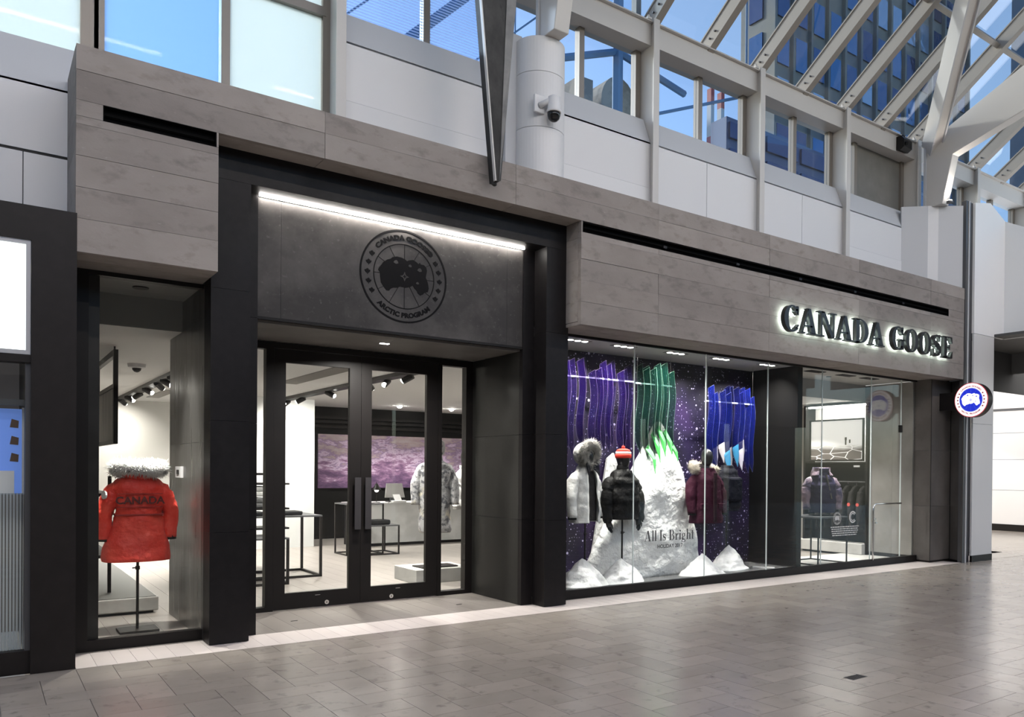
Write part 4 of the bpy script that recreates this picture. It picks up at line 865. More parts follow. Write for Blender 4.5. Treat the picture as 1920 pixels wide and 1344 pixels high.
def mannequin(nm, x, y, z0, lab, top, rz=0, head=True, hands=None, bust=.9, base=True):
    """head, neck, hidden bust, pole and foot plate; top = crown height"""
    r = empty(nm, (x, y, z0), rz, label=lab, cat='mannequin')
    H_ = top-z0
    if head:
        b = MB(); c = (0, 0, H_-.115); b.loft([[(c[0]+.072*s_*math.cos(t), c[1]+.09*s_*math.sin(t)-.012*math.cos(pi*zf/2), c[2]+.115*zf) for t in [2*pi*k/20 for k in range(20)]] for zf, s_ in [(-.98, .35), (-.9, .62), (-.6, .8), (-.2, .95), (.2, 1.0), (.55, .88), (.8, .62), (.95, .32), (.995, .1)]])
        b.build('head', M['manq'], r, local=True, smooth=True)
        MB().lathe((0, .01, 0), [(.055, H_-.33), (.05, H_-.25), (.05, H_-.19)], 16).build('neck', M['manq'], r, local=True, smooth=True)
    MB().tube([(0, 0, 0), (0, 0, H_-.6)], .011, 10).build('pole', M['black2'], r, local=True)
    b = MB(); b.tube([(0, 0, H_*.36), (0, 0, H_*.36+.03)], .018, 10); b.tube([(.012, 0, H_*.36+.015), (.04, 0, H_*.36+.015)], .006, 6); b.build('pole_collar', M['black2'], r, local=True)
    if base: MB().box(-.15, .15, -.15, .15, 0, .012).build('foot_plate', M['black2'], r, local=True)
    for k, pth in enumerate(hands or ()):
        w0, d_ = Vector(pth[0]), Vector(pth[1]).normalized(); b = MB()
        sd = Vector((0, 1, 0)); b.tube([w0-d_*.05, w0, w0+d_*.05, w0+d_*.10], [.028, .026, .038, .033], 12)
        for f_ in range(4): o_ = sd*(-.026+.0175*f_); L_ = (.065, .078, .073, .055)[f_]; b.tube([w0+d_*.09+o_*.9, w0+d_*(.09+L_*.6)+o_, w0+d_*(.09+L_)+o_*.9+Vector((-.012*math.copysign(1, w0.x), 0, 0))], [.0095, .009, .006], 8)
        b.tube([w0+d_*.04-sd*.03, w0+d_*.08-sd*.055, w0+d_*.115-sd*.05], [.012, .010, .007], 8)
        b.build('hand', M['manq'], r, local=True, smooth=True)
    return r
def arms(r, m, zs, zc, sx, cx, rad=(.085, .075, .062, .055), ys=0.02, yc=-.03, wr=.012, quilt=0, cuff=None, part='sleeve'):
    for s_ in (-1, 1):
        b = MB(); sleeve(b, [(s_*(sx-.13), ys, zs+.015), (s_*(sx-.03), ys, zs-.03), (s_*(sx+.015), ys, zs-.13), (s_*(sx+.045+(cx-sx-.045)*.5), (ys+yc)/2, (zs+zc)/2), (s_*cx, yc, zc)], [.03, rad[0]*.88, rad[0]*.97, rad[1]*.5+rad[2]*.5, rad[3]], wr=wr, quilt=quilt, seed=s_*3+zs)
        o = b.build(part, m, r, local=True, smooth=True)
        if cuff: MB().tube([(s_*cx, yc, zc+.03), (s_*cx*1.005, yc, zc-.02)], rad[3]*.93, 14).build('cuff', cuff, o, local=True, smooth=True)
# ---------------------------------------------------------------- the red parka in the narrow window (seen from behind)
M['redf'] = fab('red_parka_cloth', (.72, .035, .02, 1), .5, 9, 1.0, n=[(6, (.82, .075, .045, 1), .45, .65)])
M['furw'] = mat('white_grey_fur', (.80, .78, .75, 1), .8, n=[(14, (.30, .29, .28, 1), .58, .68)], local=True)
mannequin('mannequin', 1.072, 7.85, 0, 'slim black pole stand carrying the red parka in the narrow window', 1.45, pi, head=False, base=False)
MB().box(.93, 1.22, 7.72, 7.98, 0, .02).build('stand_base', M['black2'], None); tag(bpy.data.objects['stand_base'], 'flat black square base under the red parka stand', 'base')
rp_ = empty('red_parka', (1.072, 7.85, 0), 0, label='bright red hooded parka with pale fur shown from behind in the narrow window', cat='parka')
b = MB(); shell(b, [(.60, .258, .15, 0), (.66, .256, .15, 0), (.80, .222, .135, 0), (.95, .178, .118, 0), (1.0, .172, .115, 0), (1.08, .185, .12, 0), (1.2, .195, .12, 0), (1.28, .16, .10, 0), (1.32, .08, .07, 0)], wr=.016, seed=4); b.build('body', M['redf'], rp_, local=True, smooth=True)
arms(rp_, M['redf'], 1.225, .79, .20, .245, (.075, .068, .058, .052), .0, .0, wr=.014, cuff=M['black2'])
MB().box(-.177, .177, -.128, .128, .985, .998).build('waist_seam', mat('dark_red_seam', (.32, .014, .01, 1), .6), rp_, local=True, bevel=.004)
b = MB(); FB = Face((0, -.128, 0), (1, 0, 0), (0, 0, 1), (0, -1, 0)); FB.text(b, 'CANADA', .085, 0, 1.085, .0025, .003); b.build('back_print', mat('dark_print', (.10, .012, .010, 1), .6), rp_, local=True)
for z in (1.055, 1.165): MB().box(-.165, .165, -.1325, -.12, z, z+.006).build('back_band', bpy.data.materials['dark_red_seam'], rp_, local=True)
fur('fur_ruff', rp_, [(.165*math.cos(t), -.07+.075*math.sin(t), 1.385+.012*math.sin(2*t)) for t in [2*pi*k/18 for k in range(18)]], .048, M['furw'], 1700, .05, 3)
MB().ico((0, -.06, 1.34), .12, 2, (1.15, .6, .5)).build('hood', M['redf'], rp_, local=True, smooth=True)
b = MB(); b.tube([(-.245, -.055, 1.16), (-.258, -.06, 1.16)], .035, 16); b.build('arm_patch', M['white'], rp_, local=True)
# ---------------------------------------------------------------- window display box
df = empty('floor', label='raised dark floor of the window display', cat='floor', kind='structure')
db = empty('wall_display', label='dark walls and raised floor of the window display', cat='wall', kind='structure')
piece('display_floor', 4.84, 9.02, 7.2, 8.1, .0, .082, mat('display_floor', (.10, .10, .10, 1), .25, n=[(3, (.16, .16, .16, 1), .4, .6)]), df)
piece('display_floor', 9.02, 11.77, 7.2, 8.4, .0, .03, mat('pale_floor', (.55, .54, .52, 1), .3), df)
piece('side_wall', 8.93, 9.03, 7.2, 8.1, .08, 2.86, M['darkwall'], db); piece('side_wall', 4.83, 4.87, 7.2, 8.1, .08, 2.86, M['darkwall'], db)
ms_ = bpy.data.materials.new('star_print'); ms_.use_nodes = True; t_ = ms_.node_tree; N_ = t_.nodes.new; L_ = t_.links.new; P_ = t_.nodes['Principled BSDF']; P_.inputs['Roughness'].default_value = .45
ge = N_('ShaderNodeNewGeometry'); no = N_('ShaderNodeTexNoise'); no.inputs['Scale'].default_value = 1.4; no.inputs['Detail'].default_value = 5; L_(ge.outputs['Position'], no.inputs['Vector'])
cr_ = N_('ShaderNodeValToRGB'); e_ = cr_.color_ramp.elements; e_[0].position = .36; e_[0].color = (.004, .003, .008, 1); e_[1].position = .68; e_[1].color = (.022, .006, .052, 1); x_ = cr_.color_ramp.elements.new(.52); x_.color = (.008, .0035, .026, 1); L_(no.outputs['Fac'], cr_.inputs[0]); cur = cr_.outputs[0]
sx_ = N_('ShaderNodeSeparateXYZ'); cx_n = N_('ShaderNodeCombineXYZ'); L_(ge.outputs['Position'], sx_.inputs[0]); L_(sx_.outputs['X'], cx_n.inputs[0]); L_(sx_.outputs['Z'], cx_n.inputs[1])
for sc_2, th, dens in ((7, .13, .62), (13, .16, .60), (26, .17, .62)):
    vo = N_('ShaderNodeTexVoronoi'); vo.voronoi_dimensions = '2D'; vo.inputs['Scale'].default_value = sc_2; L_(cx_n.outputs[0], vo.inputs['Vector'])
    sp = N_('ShaderNodeSeparateColor'); L_(vo.outputs['Color'], sp.inputs[0])
    a_ = N_('ShaderNodeMath'); a_.operation = 'MULTIPLY'; a_.inputs[1].default_value = th; L_(sp.outputs[0], a_.inputs[0])
    ls = N_('ShaderNodeMath'); ls.operation = 'LESS_THAN'; L_(vo.outputs['Distance'], ls.inputs[0]); L_(a_.outputs[0], ls.inputs[1])
    gt = N_('ShaderNodeMath'); gt.operation = 'GREATER_THAN'; gt.inputs[1].default_value = dens; L_(sp.outputs[1], gt.inputs[0])
    mu = N_('ShaderNodeMath'); mu.operation = 'MULTIPLY'; L_(ls.outputs[0], mu.inputs[0]); L_(gt.outputs[0], mu.inputs[1])
    mx = N_('ShaderNodeMix'); mx.data_type = 'RGBA'; mx.inputs['B'].default_value = (.55, .5, .7, 1); L_(mu.outputs[0], mx.inputs[0]); L_(cur, mx.inputs['A']); cur = mx.outputs['Result']
L_(cur, P_.inputs['Base Color'])
sb = empty('star_backdrop', (6.9, 8.09, .08), label='purple starry night backdrop behind the snow peak', cat='backdrop')
for a, e in ((4.87, 5.95), (5.95, 7.05), (7.05, 8.15), (8.15, 8.93)): piece('backdrop_panel', a+.001, e-.001, 8.07, 8.10, .082, 2.86, ms_, sb)
# snow peak and mounds
def snow(nm, cx_, cy_, z0, h, rx, ry, lab, seed, power=1.0, rows=26, n=48, amp=.03, skew=0, cat='snow mound', mm=None, grp=None, flat=0.0):
    b = MB(); rings = []
    for i in range(rows+1):
        t = i/rows; rr = (1-t**power)*(1-.12*math.sin(pi*t)) if power != 1 else 1-t
        ring = []
        for k in range(n):
            a = 2*pi*k/n; d = 1+.22*mnoise.noise(Vector((math.cos(a)*1.6+seed, math.sin(a)*1.6, t*2.2)))+.07*mnoise.noise(Vector((math.cos(a)*6, math.sin(a)*6+seed, t*9)))
            r_ = max(rr, .012)*d
            ring.append((cx_+rx*r_*math.cos(a)+skew*t, cy_+ry*r_*math.sin(a), z0+h*t+amp*mnoise.noise(Vector((math.cos(a)*3*rr+seed, math.sin(a)*3*rr, t*5)))*min(1, t*4)*(1-t*.5)))
        rings.append(ring)
    b.loft(rings); o = b.build(nm, mm or M['snow'], None, smooth=True, loc=(cx_, cy_, z0)); return tag(o, lab, cat, grp)
M['snow'] = mat('packed_snow', (.80, .80, .79, 1), .85, n=[(5, (.60, .60, .59, 1), .52, .75)], bump=(11, .85, .05), local=True)
M['snow_small'] = mat('snow_cloth', (.72, .72, .72, 1), .8, n=[(7, (.55, .55, .55, 1), .5, .75)], bump=(13, .5, .03), local=True)
# peak: profile per side from the display
pk = empty('snow_peak', (6.85, 7.78, .082), label='tall white snow peak with green striped tip in the shop window', cat='snow peak')
prof = [(.0, 5.74, 7.66), (.12, 5.78, 7.64), (.3, 5.86, 7.60), (.55, 5.98, 7.545), (.8, 6.13, 7.47), (1.0, 6.25, 7.42), (1.2, 6.38, 7.35), (1.38, 6.50, 7.27), (1.55, 6.62, 7.18), (1.68, 6.70, 7.08), (1.80, 6.77, 7.02), (1.90, 6.83, 6.97), (1.945, 6.885, 6.93)]
b = MB(); rings = []
for (z, xl, xr) in interp(prof, 40):
    ring = []; c_, hw = (xl+xr)/2, (xr-xl)/2; dep = .20*min(1, hw/.55)+.03
    for k in range(56):
        a = 2*pi*k/56; c2, s2 = math.cos(a), math.sin(a)
        d = .045*mnoise.noise(Vector((c2*3, s2*3, z*3.2)))+.022*mnoise.noise(Vector((c2*9, s2*9, z*8)))
        d *= min(1, hw/.3)
        ring.append((c_+(hw+d*.5)*c2, 7.80+(dep+d*1.3)*s2*(1 if s2 < 0 else .8), .082+z))
    rings.append(ring)
b.loft(rings); b.build('peak_body', M['snow'], pk, smooth=True)
MB().prism([(5.98, 8.02, .1), (6.62, 8.02, .1), (6.55, 8.02, 1.2), (6.36, 8.02, 1.62), (6.26, 8.02, 1.55)], (0, .03, 0)).build('rear_ridge', M['snow'], pk)
M['gr'] = mat('green_stripe', (.10, .55, .13, 1), .5, emit=.12, ecol=(.2, .9, .25, 1))
for x0, x1, zt, zb in ((6.60, 6.70, 1.72, 1.36), (6.72, 6.80, 1.90, 1.50), (6.82, 6.90, 1.99, 1.56), (6.93, 7.02, 1.93, 1.60), (7.03, 7.10, 1.76, 1.52)):
    xm = (x0+x1)/2; f_ = lambda z: 7.80-(.20*min(1, max(.05, (2.03-z)*.62)/.55)+.045)
    MB().prism([(x0, f_(zt)-.006, zt-.05), (xm, f_(zt), zt), (x1, f_(zt)-.006, zt-.07), (x1-.005, f_(zb)-.01, (zt+zb)/2), (xm+.035, f_(zb)-.015, zb), (xm-.005, f_(zb)-.012, (zt+zb)/2)], (0, .012, 0)).build('green_stripe', M['gr'], pk)
mg = 'snow mounds at the mannequin feet'
snow('snow_mound', 5.47, 7.46, .08, .31, .33, .24, 'snow mound at the foot of the white parka', 1, 1.5, mm=M['snow_small'], grp=mg)
snow('snow_mound', 6.03, 7.44, .08, .28, .31, .22, 'snow mound at the foot of the black jacket with red cap', 5, 1.6, mm=M['snow_small'], grp=mg)
snow('snow_mound', 7.34, 7.42, .08, .27, .36, .21, 'snow mound at the foot of the burgundy parka', 9, 1.3, mm=M['snow_small'], grp=mg)
snow('snow_mound', 8.02, 7.60, .08, .33, .33, .22, 'snow mound under the navy jacket beside the dark side wall', 12, 1.5, mm=M['snow_small'], grp=mg)
# display mannequins
M['whitej'] = fab('white_parka_cloth', (.66, .65, .63, 1), .5, 9, .7); M['blackj'] = fab('black_quilt_cloth', (.006, .0056, .0055, 1), .42, 9, .9); M['burg'] = fab('burgundy_cloth', (.034, .004, .015, 1), .6, 14, .5); M['navy'] = fab('navy_cloth', (.005, .005, .010, 1), .55, 12, .5); M['furg'] = mat('grey_fur', (.42, .40, .37, 1), .8, n=[(16, (.16, .15, .14, 1), .5, .65)], local=True)
def dm_(x, y, top, lab, rz=0, **k): return mannequin('mannequin', x, y, .085, lab, top, rz, base=False, **k)
dm_(5.535, 7.5, 1.66, 'black mannequin wearing the white parka', .25)
j = empty('white_parka', (5.535, 7.5, 0), .25, label='open white parka with fur trimmed hood on a black mannequin', cat='parka')
pr = [(.80, .215, .14, 0), (.9, .208, .138, 0), (1.05, .20, .13, 0), (1.2, .20, .125, 0), (1.33, .185, .11, 0), (1.40, .13, .09, 0), (1.46, .075, .075, .01)]
b = MB(); shell(b, pr, wr=.014, seed=8, a0=-pi/2+.33, a1=3*pi/2-.33); o = b.build('body', M['whitej'], j, local=True, smooth=True)
md = o.modifiers.new('th', 'SOLIDIFY'); md.thickness = .012
b = MB(); shell(b, [(.82, .165, .10, .01), (1.1, .16, .10, .01), (1.3, .14, .09, .01), (1.44, .06, .06, .01)], wr=.004); b.build('inner_layer', fab('dark_inner', (.022, .02, .02, 1), .6), j, local=True, smooth=True)
arms(j, M['whitej'], 1.33, .86, .195, .265, (.082, .072, .062, .055), cuff=M['blackj'])
for s_ in (-1, 1): MB().prism([(s_*.03, -.10, 1.42), (s_*.10, -.135, 1.34), (s_*.115, -.11, 1.47), (s_*.06, -.085, 1.50)], (0, .012, 0)).build('collar_flap', M['navy'], j, local=True)
fur('fur_ruff', j, [(.112*math.sin(t), -.06-.02*math.cos(t), 1.575+.125*math.cos(t)) for t in [2*pi*k/20 for k in range(20)]], .04, M['furg'], 1900, .055, 7)
MB().ico((0, .035, 1.58), .125, 3, (1, .95, 1.08)).build('hood', M['whitej'], j, local=True, smooth=True)
dm_(6.085, 7.5, 1.64, 'black mannequin with red cap and dangling gloved hands', .05, hands=[((-.245, -.02, .745), (.12, -.2, -1)), ((.245, -.02, .755), (-.15, -.2, -1))])
j = empty('black_jacket', (6.085, 7.5, 0), .05, label='black quilted bomber jacket on the mannequin with the red cap', cat='jacket')
b = MB(); shell(b, [(.82, .205, .13, 0), (.86, .215, .145, 0), (1.0, .225, .15, 0), (1.15, .222, .145, 0), (1.28, .20, .12, 0), (1.36, .14, .095, 0), (1.42, .075, .075, 0)], wr=.016, quilt=.11, seed=2); b.build('body', M['blackj'], j, local=True, smooth=True)
arms(j, M['blackj'], 1.28, .80, .21, .255, (.088, .08, .068, .05), cuff=M['blackj'], quilt=6)
MB().prism([(.0, -.155, 1.40), (.012, -.155, 1.40), (.06, -.165, 1.2), (.05, -.165, 1.2)], (0, .02, 0)).build('zip_line', M['darkalu'], j, local=True)
MB().lathe((0, .0, 0), [(.07, 1.38), (.075, 1.42), (.068, 1.46)], 18, False).build('collar', M['blackj'], j, local=True, smooth=True)
bn = empty('red_beanie', (6.085, 7.5, 1.55), 0, label='red knitted cap with a white band and pompom on the mannequin', cat='cap')
bz = lambda L: MB().lathe((0, -.008, 0), L, 28)
M['redk'] = mat('red_knit', (.70, .035, .02, 1), .8, bump=(120, .5, .004), local=True); M['whitek'] = mat('white_knit', (.78, .74, .72, 1), .8, bump=(120, .5, .004), local=True)
bz([(.088, -.005), (.097, .0), (.099, .03), (.096, .045)]).build('cap_brim', M['redk'], bn, local=True, smooth=True); bz([(.096, .045), (.094, .06), (.09, .072)]).build('cap_band', M['whitek'], bn, local=True, smooth=True)
bz([(.09, .072), (.075, .095), (.045, .108), (.004, .112)]).build('cap_crown', M['redk'], bn, local=True, smooth=True); MB().ico((0, -.008, .125), .022, 2).build('pompom', M['redk'], bn, local=True)
dm_(7.42, 7.44, 1.69, 'bald black mannequin wearing the burgundy parka', -.1)
j = empty('burgundy_parka', (7.42, 7.44, 0), -.1, label='long burgundy parka with pale fur collar in the shop window', cat='parka')
b = MB(); shell(b, [(.735, .235, .15, 0), (.85, .228, .148, 0), (1.0, .215, .14, 0), (1.15, .212, .135, 0), (1.3, .20, .12, 0), (1.38, .14, .10, 0), (1.44, .085, .08, 0)], wr=.012, seed=6); b.build('body', M['burg'], j, local=True, smooth=True)
arms(j, M['burg'], 1.31, .86, .205, .25, (.085, .075, .065, .056), cuff=M['blackj'])
MB().box(-.0, .05, -.165, -.14, .75, 1.38).build('placket', fab('dark_placket', (.02, .008, .012, 1), .6), j, local=True, bevel=.006)
for s_ in (-1, 1): MB().box(s_*.14-.055, s_*.14+.055, -.155, -.12, .92, .99).build('pocket', M['burg'], j, local=True, bevel=.008)
fur('fur_collar', j, [(-.20, -.04, 1.40), (-.205, .0, 1.46), (-.16, .07, 1.48), (-.05, .10, 1.46), (.06, .10, 1.45), (.14, .06, 1.43), (.15, -.02, 1.40)], .042, mat('cream_fur', (.58, .52, .44, 1), .8, n=[(15, (.3, .26, .2, 1), .5, .65)], local=True), 1300, .05, 4, closed=False)
MB().ico((-.03, .06, 1.42), .10, 2, (1.3, .7, .8)).build('hood', fab('dark_hood', (.018, .012, .014, 1), .6), j, local=True, smooth=True)
dm_(7.99, 7.62, 1.45, 'headless black pole stand under the navy jacket', 0, head=False)
j = empty('navy_jacket', (8.0, 7.62, 0), 0, label='dark navy sleeveless down jacket nearest the dark side wall', cat='jacket')
b = MB(); shell(b, [(.87, .185, .125, 0), (.95, .195, .13, 0), (1.1, .192, .13, 0), (1.25, .188, .12, 0), (1.38, .165, .10, 0), (1.45, .10, .08, 0), (1.48, .07, .065, 0)], wr=.012, quilt=.09, seed=3); b.build('body', M['navy'], j, local=True, smooth=True)
MB().box(-.13, .13, -.17, -.11, 1.0, 1.32).build('front_panel', fab('navy_panel_cloth', (.0035, .004, .010, 1), .5), j, local=True, bevel=.03)
arms(j, M['blackj'], 1.34, .90, .18, .215, (.06, .055, .05, .045), ys=.04, yc=.02)
# aurora ribbons
def ribbon_mat(nm, c, a): 
    m = bpy.data.materials.new(nm); m.use_nodes = True; t = m.node_tree; p = t.nodes['Principled BSDF']; p.inputs['Base Color'].default_value = c; p.inputs['Roughness'].default_value = .15; p.inputs['Alpha'].default_value = a
    return m
M['edge'] = mat('ribbon_edge', (.20, .15, .24, 1), .3)
def mobile(nm, lab, x0, x1, zb, n, ztop, zbot, m, edge, rodm, seed, tails=None, zj=.08):
    r = empty(nm, ((x0+x1)/2, 7.74, zb), label=lab, cat='hanging display')
    MB().box(x0-.02, x1+.02, 7.735, 7.75, zb-.008, zb+.008).build('rod', rodm, r)
    b = MB()
    for x in (x0, x1): b.tube([(x, 7.7425, zb), (x, 7.7425, 2.862)], .0025, 6)
    b.build('wire', M['chrome'], r); q = random.Random(seed)
    for i in range(n):
        x = x0+(x1-x0)*(i+.5)/n; y = 7.74+q.uniform(-.06, .06); zt = ztop+q.uniform(-zj, zj); ze = zbot+q.uniform(-zj, zj); ph = q.uniform(-.3, .3); wd = .044
        L1, L2 = [], []
        for k in range(21):
            t = k/20; z = zt+(ze-zt)*t; xx = x+.028*math.sin(2*pi*t*1.05+ph)+.03*t*t; w_ = wd*(1 if t < .84 else max(.04, (1-t)/.16))
            L1.append((xx-w_*.8, y+w_*.5, z)); L2.append((xx+w_*.8, y-w_*.5, z+(.05 if t < .02 else 0)))
        b = MB(); th = Vector((.0016, .0026, 0))
        for k in range(20):
            A, B, C_, D = Vector(L1[k]), Vector(L2[k]), Vector(L2[k+1]), Vector(L1[k+1]); b.add([A-th, B-th, C_-th, D-th, A+th, B+th, C_+th, D+th], [(0,1,2,3),(7,6,5,4),(0,3,7,4),(1,5,6,2)]+([(0,4,5,1)] if k == 0 else [])+([(3,2,6,7)] if k == 19 else []))
        o = b.build('ribbon', m, r)
        b = MB(); b.tube([L1[0], L2[0]], .0016, 5); b.tube(L1, .0016, 5); b.tube(L2, .0016, 5); b.build('edge', edge, o)
        if tails and 1 < i < 10:
            b = MB(); k0 = 14; Lt = [(Vector(L1[k])-Vector((.003, .010, .10 if k == k0 else 0)), Vector(L2[k])-Vector((.003, .010, 0))) for k in range(k0, 21)]
            for k in range(6): b.add([Lt[k][0], Lt[k][1], Lt[k+1][1], Lt[k+1][0], Lt[k][0]-th, Lt[k][1]-th, Lt[k+1][1]-th, Lt[k+1][0]-th], [(0,1,2,3),(7,6,5,4),(0,3,7,4),(1,5,6,2),(0,4,5,1),(3,2,6,7)])
            b.build('ribbon_tip', tails[i % len(tails)], o)
    return r
mobile('ribbon_mobile', 'purple wavy ribbons hanging from a rod above the white parka', 5.28, 6.44, 2.50, 13, 2.62, 1.62, ribbon_mat('purple_acrylic', (.006, .0018, .034, 1), .5), M['edge'], mat('purple_rod', (.45, .4, .7, 1), .3, emit=.3, ecol=(.5, .4, 1, 1)), 11)
mobile('ribbon_mobile', 'green wavy ribbons hanging from a rod beside the snow peak', 6.50, 7.06, 2.49, 9, 2.66, 1.58, ribbon_mat('green_acrylic', (.0012, .013, .0095, 1), .5), mat('ribbon_edge_green', (.20, .34, .26, 1), .3), mat('green_rod', (.4, .65, .6, 1), .3, emit=.3, ecol=(.5, .9, .9, 1)), 12)
mobile('ribbon_mobile', 'blue wavy ribbons with pale tips hanging above the navy jacket', 7.72, 8.62, 2.34, 12, 2.47, 1.45, ribbon_mat('blue_acrylic', (.0015, .0045, .075, 1), .62), mat('ribbon_edge_blue', (.24, .26, .42, 1), .3), mat('blue_rod', (.5, .55, .8, 1), .3, emit=.5, ecol=(.5, .6, 1, 1)), 13, tails=[mat('pale_tip', (.62, .58, .60, 1), .4), mat('cyan_tip', (.05, .28, .52, 1), .4), mat('lilac_tip', (.55, .52, .62, 1), .4)], zj=.10)
# display ceiling lamps: three lenses in a tray
for k, (x, on) in enumerate(((5.35, 1), (6.02, 1), (6.85, 1), (7.65, 1), (8.55, 1))):
    r = empty('display_lamp', (x, 7.42, 2.86), label=('%s recessed three lens lamp above the window display' % ('first second third fourth fifth'.split()[k])).replace('first', 'first, nearest the portal,'), cat='light', group='recessed display lamps')
    MB().box(x-.17, x+.17, 7.37, 7.47, 2.857, 2.863).build('tray', M['ceilgrey'], r)
    for s_ in (-.1, 0, .1):
        MB().lathe((x+s_, 7.42, 0), [(.036, 2.853), (.036, 2.857)], 14).build('lens', M['lens'], r)
        area('display_light', (x+s_, 7.42, 2.851), .05, .05, SHOW_W/3, rot=(math.radians(14), 0, 0), parent=r, spread=120)
for k, x in enumerate((9.62, 10.35, 10.95)):
    r = empty('black_grille', (x, 7.45, 2.86), label='%s flat black grille in the soffit near the glass door' % ('first', 'middle', 'last')[k], cat='vent')
    MB().box(x-.17, x+.17, 7.38, 7.52, 2.856, 2.863).build('plate', M['black2'], r); b = MB()
    for i in range(5): b.box(x-.16, x+.16, 7.39+i*.026, 7.40+i*.026, 2.851, 2.857)
    b.build('louvre', M['black'], r)
# ================================================================== INSIDE THE SHOP
# right bay: wardrobe niche on the end wall
ni = empty('wardrobe_niche', (11.9, 8.6, 0), label='tall black framed niche with lit top, concrete bench and hanging rail', cat='wardrobe')
b = MB(); b.box(11.72, 12.2, 7.99, 8.03, 0, 2.58); b.box(11.72, 12.2, 9.27, 9.31, 0, 2.58); b.box(11.72, 12.2, 8.03, 9.27, 2.555, 2.58); b.build('frame', M['black2'], ni)
MB().box(12.0, 12.19, 8.03, 9.27, 0, 1.58).build('back_panel', M['darkwall'], ni)
MB().box(12.0, 12.19, 8.03, 9.27, 1.58, 2.555).build('upper_back', M['wallwhite'], ni)
MB().box(11.63, 12.19, 8.02, 9.4, .03, .21).build('bench', mat('bench_concrete', (.42, .41, .39, 1), .5, n=[(3, (.5, .49, .47, 1), .4, .6)]), ni, bevel=.01)
MB().box(11.74, 12.0, 8.03, 9.27, 1.56, 1.58).build('shelf', M['black2'], ni)
MB().tube([(11.86, 8.03, 1.24), (11.86, 9.27, 1.24)], .012, 10).build('rail', M['darkalu'], ni)
MB().box(11.76, 11.80, 8.06, 9.24, 2.53, 2.552).build('cove_light', M['lamp_white'], ni)
area('cove_lamp', (11.8, 8.65, 2.52), .06, 1.1, 16, parent=ni)
MB().box(11.738, 11.745, 8.15, 8.27, 1.49, 1.52).build('label_plate', M['white'], ni)
mp = bpy.data.materials.new('plain_photo'); mp.use_nodes = True; t_ = mp.node_tree; N_ = t_.nodes.new; L_ = t_.links.new; P_ = t_.nodes['Principled BSDF']
ge = N_('ShaderNodeNewGeometry'); sp = N_('ShaderNodeSeparateXYZ'); L_(ge.outputs['Position'], sp.inputs[0])
wv = N_('ShaderNodeTexVoronoi'); wv.feature = 'DISTANCE_TO_EDGE'; wv.inputs['Scale'].default_value = 6; mpn = N_('ShaderNodeMapping'); mpn.inputs['Scale'].default_value = (1, .6, 1.6); mpn.inputs['Rotation'].default_value = (.5, 0, 0); L_(ge.outputs['Position'], mpn.inputs[0]); L_(mpn.outputs[0], wv.inputs['Vector'])
le = N_('ShaderNodeMath'); le.operation = 'LESS_THAN'; le.inputs[1].default_value = .035; L_(wv.outputs['Distance'], le.inputs[0])
m1 = N_('ShaderNodeMix'); m1.data_type = 'RGBA'; m1.inputs['A'].default_value = (.10, .085, .075, 1); m1.inputs['B'].default_value = (.75, .73, .71, 1); L_(le.outputs[0], m1.inputs[0])
no = N_('ShaderNodeTexNoise'); no.inputs['Scale'].default_value = 3; L_(ge.outputs['Position'], no.inputs[0]); ad = N_('ShaderNodeMath'); ad.operation = 'MULTIPLY_ADD'; ad.inputs[1].default_value = .1; L_(no.outputs[0], ad.inputs[0]); L_(sp.outputs['Z'], ad.inputs[2])
gt = N_('ShaderNodeMapRange'); gt.inputs[1].default_value = 1.84; gt.inputs[2].default_value = 1.93; L_(ad.outputs[0], gt.inputs[0])
m2 = N_('ShaderNodeMix'); m2.data_type = 'RGBA'; m2.inputs['B'].default_value = (.82, .80, .77, 1); L_(gt.outputs[0], m2.inputs[0]); L_(m1.outputs['Result'], m2.inputs['A']); L_(m2.outputs['Result'], P_.inputs['Base Color'])
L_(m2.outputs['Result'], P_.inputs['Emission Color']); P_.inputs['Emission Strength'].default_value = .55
pc = empty('framed_photograph', (11.74, 8.6, 1.6), label='black framed pale landscape photograph with tiny figure in the niche', cat='picture')
MB().box(11.742, 11.75, 8.10, 9.16, 1.62, 2.29).build('print', mp, pc)
b = MB(); b.box(11.725, 11.752, 8.07, 8.10, 1.59, 2.315); b.box(11.725, 11.752, 9.16, 9.19, 1.59, 2.315); b.box(11.725, 11.752, 8.10, 9.16, 1.59, 1.62); b.box(11.725, 11.752, 8.10, 9.16, 2.29, 2.315); b.build('frame', M['black2'], pc)
b = MB(); b.box(11.738, 11.742, 8.42, 8.45, 1.87, 1.95); b.box(11.738, 11.742, 8.415, 8.455, 1.95, 2.0); b.box(11.738, 11.742, 8.34, 8.37, 1.90, 1.96); b.build('figure', mat('tiny_figure', (.1, .09, .08, 1), .6), pc)
M['coatk'] = fab('hanging_coat_cloth', (.020, .018, .018, 1), .55, 9, .6)
